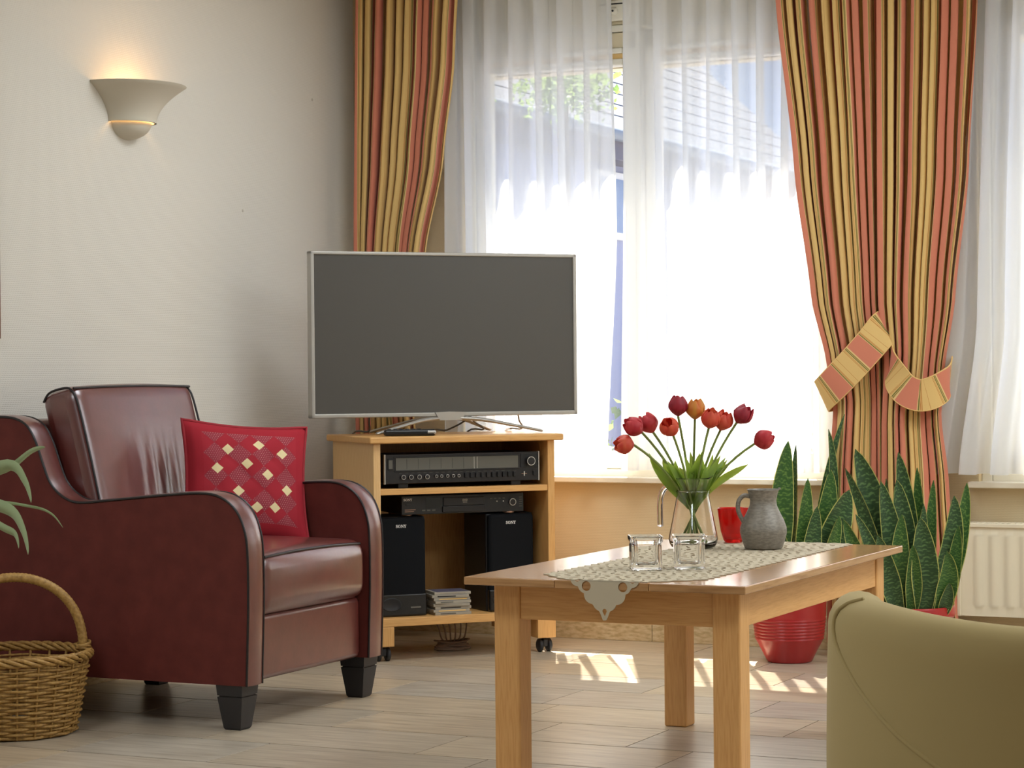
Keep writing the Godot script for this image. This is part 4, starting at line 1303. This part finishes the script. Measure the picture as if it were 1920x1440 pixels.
func ring_square(y: float, h: float, r: float) -> Array:
	var o := []
	for k in 4:
		for i in 5:
			var a := PI / 2 * k + PI / 2 * i / 4.0
			var cx := (h - r) * (1.0 if k == 0 or k == 3 else -1.0)
			var cz := (h - r) * (1.0 if k < 2 else -1.0)
			o.append(Vector3(cx + cos(a) * r, y, cz + sin(a) * r))
	o.append(o[0])
	return o

# petal-shaped blade along a path, w half-width profile
func blade(path: Array, width: float, side: Vector3, cup: float, prof: Callable, across := 6) -> B:
	var b := B.new()
	var rows := []
	var uvs := []
	var m := path.size()
	for k in m:
		var d: Vector3 = (path[mini(k + 1, m - 1)] - path[maxi(k - 1, 0)]).normalized()
		var s := (side - d * side.dot(d)).normalized()
		var nn := s.cross(d)
		var w: float = width * prof.call(float(k) / (m - 1))
		var row := []
		var ru := []
		for i in across + 1:
			var u := float(i) / across * 2.0 - 1.0
			row.append(path[k] + s * u * w + nn * cup * w * (u * u))
			ru.append(Vector2((u + 1) / 2, float(k) / (m - 1)))
		rows.append(row); uvs.append(ru)
	b.grid(rows, uvs, false, false)
	return b

func tulips(jp: Vector3, yaw: float) -> void:
	# heads in the bouquet's own frame: x right, y up from the table, z towards the room
	var heads := [
		["orange-red tulip drooping lowest on the left of the bouquet", -0.193, 0.297, 0.03, Vector3(-0.95, 0.05, 0.3), 0],
		["pinkish red tulip leaning left, above the lowest left tulip", -0.165, 0.345, 0.02, Vector3(-0.8, 0.55, 0.2), 1],
		["red tulip half hidden behind the left leaning one", -0.122, 0.352, -0.03, Vector3(-0.45, 0.85, -0.1), 1],
		["bright orange tulip facing the room, left of the tallest", -0.068, 0.345, 0.05, Vector3(-0.3, 0.5, 0.8), 0],
		["dark crimson tulip, the tallest of the bouquet", -0.04, 0.402, 0.0, Vector3(0.0, 1.0, 0.1), 3],
		["yellow-orange tulip standing upright in the middle", 0.01, 0.392, -0.01, Vector3(0.05, 1.0, 0.15), 2],
		["orange-red tulip right of the yellow one", 0.05, 0.365, 0.02, Vector3(0.15, 0.9, 0.4), 0],
		["pale orange tulip overlapped by its left neighbour", 0.089, 0.358, -0.01, Vector3(0.25, 0.85, 0.3), 0],
		["dark red tulip leaning to the upper right", 0.142, 0.376, 0.0, Vector3(0.55, 0.75, 0.2), 3],
		["red tulip reaching furthest to the right", 0.198, 0.307, 0.02, Vector3(0.9, 0.45, 0.1), 1]]
	var bs := Basis(Vector3.UP, yaw)
	for k in heads.size():
		var q: Array = heads[k]
		var t := thing("tulip", q[0], "tulip", jp + Vector3(0, 0.012, 0), yaw, "tulips in the glass jug")
		var top := Vector3(q[1], q[2] - 0.012, q[3])
		var dir: Vector3 = (q[4] as Vector3).normalized()
		var bot := top - dir * 0.026
		var foot := Vector3(-q[1] * 0.2 + 0.006 * sin(k * 2.4), 0.0, 0.03 * sin(k * 1.9))
		var mid := Vector3(q[1] * 0.16, 0.16, q[3] * 0.3 + 0.01 * cos(k * 2.1))
		var b := B.new()
		b.tube(bez(foot, Vector3(mid.x * 0.4, 0.1, mid.z), Vector3(mid.x * 1.3, 0.2, mid.z), bot, 14), 0.0036, 7)
		part(t, "stem", b, M.stem)
		# six petals in two rings, closed cup
		var fr := dir.cross(Vector3(0.3, 0.2, 0.9)).normalized()
		var open := 0.95 if k in [4, 5, 6, 7] else 1.06
		for p in 6:
			var a := TAU * p / 6.0
			var rad := (fr * cos(a) + dir.cross(fr) * sin(a)).normalized()
			var ww := 0.0215 if p % 2 == 0 else 0.02
			var o := 1.0 if p % 2 == 0 else 0.88
			var path := []
			for s in 13:
				var w := s / 12.0
				var rr := (0.004 + 0.025 * pow(sin(PI * 0.5 * minf(1.0, w / 0.42)), 0.9) * o) * (1.0 if w < 0.55 else lerpf(1.0, open * 0.55, pow((w - 0.55) / 0.45, 1.6)))
				path.append(bot + dir * (w * 0.058 * (0.9 + 0.16 * fmod(p * 0.618 + k * 0.37, 1.0))) + rad * rr)
			part(t, "petal", blade(path, ww, dir.cross(rad), -0.55, func(x): return maxf(0.1, pow(sin(PI * (0.06 + 0.92 * x)), 0.6))), M["petal%d" % q[5]])
		# two leaves low on the stem
		for l in (2 if k % 2 else 3):
			var sg := -1.0 if (k + l) % 2 else 1.0
			var az := sg * (0.4 + 0.5 * fmod(k * 0.37 + l * 0.5, 1.0))
			var lx: float = q[1] * 0.42 + 0.035 * sin(k * 2.7 + l * 2.0)
			var tip := Vector3(lx * 1.25 + sg * 0.012, 0.215 + 0.05 * fmod(k * 0.31 + l * 0.43, 1.0), 0.03 * sin(k * 1.3 + l * 2.2))
			var lp := bez(Vector3(lx * 0.1, 0.1, 0.012 * sin(k)), Vector3(lx * 0.3, 0.15, 0.02 * sin(k + l)), Vector3(lx * 0.85, 0.185, 0.03 * cos(k * 1.7 + l)), tip, 12)
			part(t, "leaf", blade(lp, 0.021, Vector3(1, 0.1, az), 0.35, func(x): return maxf(0.02, pow(sin(PI * pow(0.06 + 0.94 * x, 0.85)), 0.8) * (0.55 + 0.45 * x))), M.tleaf)

func snake_leaf(t: Node3D, base: Vector3, tip: Vector3, width: float, bend: Vector3, face: float, kind: int) -> void:
	var path := bez(base, base.lerp(tip, 0.35) + bend, base.lerp(tip, 0.7) + bend, tip, 18)
	var side := Vector3(cos(face), 0.0, sin(face))
	var b := blade(path, width * 0.5, side, 0.28, func(x): return (0.55 + 0.45 * smoothstep(0.0, 0.5, x)) * pow(maxf(1.0 - pow(x, 2.6), 0.0), 0.7) * (1.0 if x < 0.99 else 0.4) + 0.004, 8)
	# second skin behind gives the blade its thickness
	var n0 := b.v.size()
	var c := b.ix.size()
	for k in n0:
		b.v.append(b.v[k] - b.n[k] * 0.0022); b.n.append(-b.n[k]); b.t.append(b.t[k])
	for k in range(0, c, 3): b.ix.append_array([n0 + b.ix[k], n0 + b.ix[k + 2], n0 + b.ix[k + 1]])
	part(t, "leaf", b, M["snake%d" % kind])

func pot_shape(t: Node3D) -> void:
	var pr := [Vector2(0.0, 0.0), Vector2(0.078, 0.0), Vector2(0.082, 0.004), Vector2(0.1, 0.04), Vector2(0.12, 0.078)]
	for k in 7:
		var y := 0.082 + k * 0.0115
		var r := 0.1225 + k * 0.0013
		pr.append_array([Vector2(r, y), Vector2(r + 0.0025, y + 0.003), Vector2(r + 0.0025, y + 0.007), Vector2(r, y + 0.0095)])
	pr.append_array([Vector2(0.1325, 0.17), Vector2(0.135, 0.22), Vector2(0.136, 0.262), Vector2(0.143, 0.266), Vector2(0.145, 0.276), Vector2(0.144, 0.298), Vector2(0.139, 0.302), Vector2(0.133, 0.298), Vector2(0.13, 0.265)])
	var b := B.new()
	b.lathe(pr, 56, Transform3D(), 0, TAU, true)
	part(t, "pot", b, M.pot)
	b = B.new()
	b.lathe([Vector2(0.131, 0.27), Vector2(0.1, 0.275), Vector2(0.05, 0.27), Vector2(0.0, 0.276)], 24, Transform3D(), 0, TAU, true)
	part(t, "soil", b, M.soil)

func plants() -> void:
	var yaw := deg_to_rad(25.75)
	# local frame: x right, y up, z towards the camera side of the room
	var p1 := thing("snake_plant", "snake plant in a ribbed red pot standing behind the coffee table", "potted plant", Vector3(2.005, 0, 0.372), yaw, "snake plants in red pots")
	pot_shape(p1)
	var s1 := 1.0 / 516.0
	# tip px, base px (relative to the pot axis at 1494 and height from the pixel), width px, bend, facing, kind
	for q in [
		[1495, 830, 1474, 50, -0.012, 0.05, 1, 0.0], [1512, 838, 1500, 20, 0.0, 0.7, 0, -0.05], [1528, 900, 1512, 34, 0.0, -0.1, 1, 0.05], [1573, 884, 1532, 44, 0.02, 0.1, 1, 0.02],
		[1604, 922, 1540, 62, 0.0, 0.0, 0, 0.06], [1605, 780, 1548, 18, -0.03, 0.4, 0, -0.06], [1572, 808, 1575, 22, 0.05, 0.1, 0, -0.02], [1543, 952, 1522, 36, 0.0, 0.2, 0, 0.08], [1583, 970, 1540, 30, 0.01, -0.2, 1, 0.09], [1478, 1000, 1488, 34, -0.01, 0.3, 0, 0.1], [1462, 990, 1470, 26, -0.01, -0.4, 0, 0.0]]:
		var tip := Vector3((q[0] - 1494) * s1, 1.05 - (q[1] - 697.0) * 8.05 / 4230.0, q[7])
		var bx := clampf((q[2] - 1494) * s1, -0.1, 0.1)
		snake_leaf(p1, Vector3(bx, 0.26, clampf(q[7], -0.07, 0.08)), tip, q[3] * s1 * 1.06, Vector3(q[4], 0, 0), q[5], q[6])
	var p2 := thing("snake_plant", "larger snake plant in a red pot between the coffee table and radiator", "potted plant", Vector3(2.665, 0, 1.13), yaw, "snake plants in red pots")
	pot_shape(p2)
	var s2 := 7.2 / 4230.0
	for q in [
		[1612, 843, 1672, 66, 0.03, 0.0, 0, -0.05], [1588, 878, 1664, 30, 0.03, 0.35, 0, 0.0], [1580, 972, 1650, 36, 0.0, 0.1, 1, 0.05], [1602, 962, 1660, 32, 0.02, -0.2, 0, 0.06],
		[1695, 850, 1712, 44, 0.02, 0.15, 0, -0.07], [1685, 900, 1704, 52, 0.01, -0.1, 0, 0.0], [1731, 880, 1728, 30, 0.01, 0.5, 1, -0.08], [1756, 902, 1738, 26, 0.0, 0.2, 1, -0.02], [1820, 908, 1775, 34, 0.02, 0.1, 1, -0.03],
		[1788, 930, 1742, 46, 0.03, 0.0, 0, 0.04], [1718, 968, 1724, 54, 0.01, 0.05, 0, 0.1], [1686, 962, 1690, 40, -0.012, 0.2, 1, 0.08], [1793, 985, 1770, 32, 0.01, 0.6, 1, 0.06], [1764, 1030, 1742, 40, 0.03, 0.1, 1, 0.12],
		[1732, 945, 1720, 30, 0.0, -0.3, 0, 0.03], [1653, 902, 1690, 46, 0.01, -0.1, 0, 0.02], [1702, 1018, 1700, 32, 0.01, 0.3, 1, 0.11], [1672, 900, 1690, 22, 0.0, 0.8, 0, -0.08], [1640, 1000, 1680, 40, 0.0, 0.1, 0, 0.09], [1768, 1088, 1752, 26, 0.01, 0.2, 0, 0.12]]:
		var tip := Vector3((q[0] - 1706) * s2, 1.05 - (q[1] - 695.0) * s2, q[7])
		var bx := clampf((q[2] - 1706) * s2, -0.1, 0.1)
		snake_leaf(p2, Vector3(bx, 0.26, clampf(q[7], -0.08, 0.09)), tip, q[3] * s2 * 1.06, Vector3(q[4], 0, 0), q[5], q[6])
	# radiator under the right-hand window
	var r := thing("radiator", "cream ribbed panel radiator below the right window", "radiator", Vector3(3.2, 0.16, 0.08))
	var b := B.new()
	var pts := []
	var x := 2.62
	pts.append([2.57, 0.118])
	while x < 3.78:
		for d in [[0.0, 0.118], [0.008, 0.127], [0.026, 0.127], [0.034, 0.118]]: pts.append([x + d[0], d[1]])
		x += 0.056
	pts.append([3.84, 0.118])
	var rows := []
	for y in [0.162, 0.195, 0.205, 0.448, 0.458, 0.487]:
		var row := []
		for p in pts: row.append(Vector3(p[0], y, p[1] if y > 0.2 and y < 0.45 else 0.118))
		rows.append(row)
	b.grid(rows, [], true, false)
	b.rbox(Vector3(3.205, 0.325, 0.09), Vector3(1.27, 0.325, 0.05), 0.004)
	partw(r, "front_panel", b, M.rad)
	partw(r, "side_cover", span(2.556, 2.572, 0.16, 0.497, 0.03, 0.125, 0.004), M.rad)
	partw(r, "side_cover", span(3.838, 3.854, 0.16, 0.497, 0.03, 0.125, 0.004), M.rad)
	partw(r, "top_rail", span(2.56, 3.85, 0.482, 0.497, 0.112, 0.126, 0.003), M.rad)
	partw(r, "top_rail", span(2.56, 3.85, 0.482, 0.497, 0.03, 0.044, 0.003), M.rad)
	for k in 62: partw(r, "grille_bar", span(2.578 + k * 0.0205, 2.588 + k * 0.0205, 0.488, 0.496, 0.042, 0.114, 0.001), M.rad)
	for q in [2.75, 3.65]: partw(r, "wall_bracket", span(q, q + 0.03, 0.2, 0.45, 0.0, 0.066, 0.002), M.rad)
	for q in [2.9, 3.5]: partw(r, "floor_pipe", span(q, q + 0.016, 0.0, 0.17, 0.07, 0.086, 0.007), M.rad)

func tub_chair() -> void:
	var t := thing("tub_chair", "olive-beige upholstered tub chair at the lower right, seen from behind", "armchair", Vector3(3.89, 0, 4.54), deg_to_rad(25.75))
	# shell: angle 0 points to the camera side (the chair's back)
	var top := func(a: float): return 0.672 + 0.02 * smoothstep(0.2, 1.5, absf(a)) - 0.08 * smoothstep(1.8, 2.3, absf(a))
	var rad := 0.38
	var prof := func(a: float) -> Array:
		var h: float = top.call(a)
		var o := []
		o.append(Vector2(rad - 0.02, 0.1))
		o.append(Vector2(rad - 0.004, 0.12))
		for k in 6: o.append(Vector2(rad + 0.004 * sin(PI * k / 5.0), lerpf(0.14, h - 0.06, k / 5.0)))
		for k in 11:
			var q := PI * k / 10.0
			o.append(Vector2(rad - 0.05 + 0.05 * cos(q), h - 0.05 + 0.05 * sin(q)))
		for k in 5: o.append(Vector2(rad - 0.1, lerpf(h - 0.07, 0.3, k / 4.0)))
		return o
	var rows := []
	for i in 65:
		var a := lerpf(-2.3, 2.3, i / 64.0)
		var row := []
		for p in prof.call(a): row.append(Vector3(sin(a) * p.x, p.y, cos(a) * p.x))
		rows.append(row)
	var b := B.new()
	b.grid(rows, [], false, true)
	part(t, "shell", b, M.olive)
	for s in [0, 64]:
		b = B.new()
		var poly: Array = rows[s]
		var cen := Vector3.ZERO
		for p in poly: cen += p
		cen /= poly.size()
		for k in poly.size():
			b.tri_flat(cen, poly[k], poly[(k + 1) % poly.size()], Vector3(sin(2.3) * (1 if s else -1), 0, cos(2.3)).cross(Vector3.UP) * (1 if s else -1))
		part(t, "arm_front", b, M.olive)
	# piping: from the top at the far left, down and across the back, and mirrored
	for s in [-1.0, 1.0]:
		b = B.new()
		var pts := []
		for q in [[1.40, 0.691], [1.46, 0.682], [1.49, 0.662], [1.44, 0.623], [1.25, 0.573], [1.05, 0.526], [0.9, 0.493], [0.72, 0.458], [0.5, 0.41], [0.25, 0.37], [0.0, 0.355]]:
			var rr: float = rad + 0.0015 if q[1] < 0.65 else rad - 0.05 + 0.0515 * sqrt(maxf(0.0, 1.0 - pow((q[1] - 0.642) / 0.05, 2.0)))
			pts.append(Vector3(sin(s * q[0]) * rr, q[1], cos(q[0]) * rr))
		b.tube(smooth_path(pts, 6), 0.004, 8)
		part(t, "piping", b, M.olive)
	b = B.new()
	b.lathe([Vector2(0.0, 0.40), Vector2(0.2, 0.415), Vector2(0.265, 0.40), Vector2(0.278, 0.37), Vector2(0.278, 0.2), Vector2(0.0, 0.2)], 40, Transform3D(), 0, TAU, false)
	part(t, "seat_cushion", b, M.olive)
	b = B.new()
	b.lathe([Vector2(0.0, 0.1), Vector2(0.35, 0.1), Vector2(0.36, 0.12), Vector2(0.28, 0.21), Vector2(0.0, 0.21)], 40, Transform3D(), 0, TAU, true)
	part(t, "base", b, M.olive)
	for q in [[0.22, 0.22], [-0.22, 0.22], [0.22, -0.22], [-0.22, -0.22]]:
		b = B.new()
		b.tube([Vector3(q[0], 0.11, q[1]), Vector3(q[0] * 1.05, 0.0, q[1] * 1.05)], [0.022, 0.015], 12)
		part(t, "leg", b, M.blackwood)

func basket() -> void:
	var t := thing("wicker_basket", "brown wicker basket with a tall wrapped handle beside the armchair", "basket", Vector3(0.415, 0, 2.79))
	var H := 0.235
	var n := 22
	var rat := func(y: float): return lerpf(0.178, 0.222, y / H)
	var b := B.new()
	for k in n:
		var a := TAU * k / n
		var pts := []
		for i in 6:
			var y: float = H * i / 5.0
			var r: float = rat.call(y)
			pts.append(Vector3(cos(a) * r, y + 0.004, sin(a) * r))
		b.tube(pts, 0.0042, 6)
	part(t, "stakes", b, M.wicker)
	b = B.new()
	var rowsn := 22
	for j in rowsn:
		var y := 0.008 + j * (H - 0.03) / rowsn
		var pts := []
		for i in n * 4:
			var a := TAU * i / (n * 4.0)
			var r: float = rat.call(y) + 0.0058 * cos(a * n / 2.0 + (PI if j % 2 else 0.0))
			pts.append(Vector3(cos(a) * r, y + 0.0016 * sin(a * 7.0 + j * 1.7), sin(a) * r))
		b.tube(pts, 0.0044 + 0.0006 * sin(j * 2.3), 6, false, true)
	part(t, "weave", b, M.wicker)
	b = B.new()
	for k in 4:
		var pts := []
		for i in 80:
			var a := TAU * i / 80.0
			var p := a * 9.0 + k * TAU / 4.0
			pts.append(Vector3(cos(a) * (0.222 + 0.009 * cos(p)), H - 0.004 + 0.010 * sin(p), sin(a) * (0.222 + 0.009 * cos(p))))
		b.tube(pts, 0.0062, 6, false, true)
	part(t, "braided_rim", b, M.wicker)
	# base disc of coiled cane
	b = B.new()
	for k in 14:
		var pts := []
		for i in 40: pts.append(Vector3(cos(TAU * i / 40.0) * (0.01 + k * 0.0126), 0.008, sin(TAU * i / 40.0) * (0.01 + k * 0.0126)))
		b.tube(pts, 0.0066, 5, false, true)
	part(t, "base", b, M.wicker)
	# wrapped handle arch
	b = B.new()
	var core := []
	var ha := 0.72
	var rx := 0.205
	for i in 121:
		var a := PI * i / 120.0
		core.append(Vector3(cos(a) * cos(ha) * rx * (1.0 if sin(a) < 0.001 else 1.0), H - 0.01 + 0.235 * pow(sin(a), 0.8), -cos(a) * sin(ha) * rx))
	var rr := []
	for i in 121: rr.append(0.0125 + 0.0022 * absf(sin(i * PI / 2.0 + 0.4)) )
	b.tube(core, rr, 10)
	var hd := part(t, "handle", b, M.wicker)
	for s in [1.0, -1.0]:
		b = B.new()
		var c := Vector3(cos(ha) * rx * s, H + 0.01, -sin(ha) * rx * s)
		for k in 4:
			var pts := []
			for i in 16:
				var a := TAU * i / 16.0
				pts.append(c + Vector3(cos(a) * 0.02, -0.006 + k * 0.006 + 0.006 * sin(a + k), sin(a) * 0.019))
			b.tube(pts, 0.0045, 6, false, true)
		part(hd, "binding", b, M.wicker)

func small_things() -> void:
	# edge of a picture on the left wall, cut by the frame
	var p := thing("framed_picture", "dark framed picture cut off at the left edge", "picture", Vector3(0, 1.18, 2.62))
	partw(p, "frame", span(0.0, 0.02, 1.178, 2.62, 2.335, 2.359, 0.002, 1), M.darkback)
	partw(p, "frame", span(0.0, 0.02, 1.178, 2.62, 2.9, 2.924, 0.002, 1), M.darkback)
	partw(p, "frame", span(0.0, 0.02, 1.178, 1.2, 2.359, 2.9, 0.002, 2), M.darkback)
	partw(p, "frame", span(0.0, 0.02, 2.598, 2.62, 2.359, 2.9, 0.002, 2), M.darkback)
	partw(p, "mount", span(0.0, 0.01, 1.2, 2.598, 2.359, 2.9, 0.001), M.white)
	# spider plant on a stand just outside the left edge; its leaves reach into view
	var at := Vector3(0.80, 0, 3.58)
	var st := thing("plant_stand", "small dark wooden plant stand at the left edge", "plant stand", at)
	var b := B.new()
	b.lathe([Vector2(0.0, 0.53), Vector2(0.13, 0.53), Vector2(0.133, 0.54), Vector2(0.13, 0.55), Vector2(0.0, 0.55)], 28, Transform3D(), 0, TAU, true)
	part(st, "top", b, M.darkback)
	for k in 3:
		b = B.new()
		b.tube([Vector3(cos(k * 2.09) * 0.07, 0.54, sin(k * 2.09) * 0.07), Vector3(cos(k * 2.09) * 0.14, 0.0, sin(k * 2.09) * 0.14)], [0.014, 0.011], 8)
		part(st, "leg", b, M.darkback)
	var sp := thing("spider_plant", "spider plant with pale arching leaves reaching in at the left edge", "potted plant", at + Vector3(0, 0.55, 0), deg_to_rad(25.75))
	b = B.new()
	b.lathe([Vector2(0.0, 0.0), Vector2(0.06, 0.0), Vector2(0.075, 0.13), Vector2(0.078, 0.14), Vector2(0.07, 0.14), Vector2(0.065, 0.12), Vector2(0.0, 0.12)], 28, Transform3D(), 0, TAU, true)
	part(sp, "pot", b, M.white)
	# px of the tips -> local metres at 5.8 m (730 px per metre, pot axis at px -120)
	for q in [[87, 832, 20, 872, 9.0, 0.02], [64, 935, 20, 868, 15.0, 0.05], [62, 1030, 20, 950, 17.0, 0.08], [116, 985, 55, 945, 4.0, 0.0], [40, 1020, 10, 985, 11.0, 0.05]]:
		var k := 1.0 / 730.0
		var tip := Vector3((q[0] + 120) * k, 1.05 - 0.55 - (q[1] - 703.0) * k, q[5])
		var md := Vector3((q[2] + 120) * k, 1.05 - 0.55 - (q[3] - 703.0) * k, q[5] * 0.7)
		var base := Vector3(0.01, 0.13, 0.0)
		var path := smooth_path([base, base.lerp(md, 0.5) + Vector3(0, 0.03, 0), md, md.lerp(tip, 0.55) + Vector3(0.006, 0.012, 0), tip], 6)
		part(sp, "leaf", blade(path, q[4] * k * 0.95, Vector3(0.25, 0.75, 0.6), 0.4, func(x): return maxf(0.05, pow(1.0 - pow(x, 4.0), 0.7))), M.spider)
	for q in 9:
		var a := 1.2 + q * 0.52
		var path := bez(Vector3(0, 0.13, 0), Vector3(cos(a) * 0.08, 0.26, sin(a) * 0.08), Vector3(cos(a) * 0.16, 0.26, sin(a) * 0.16), Vector3(cos(a) * 0.24 - 0.08, 0.1, sin(a) * 0.24), 12)
		part(sp, "leaf", blade(path, 0.009, Vector3(-sin(a), 0, cos(a)), 0.4, func(x): return maxf(0.05, pow(1.0 - pow(x, 4.0), 0.7))), M.spider)
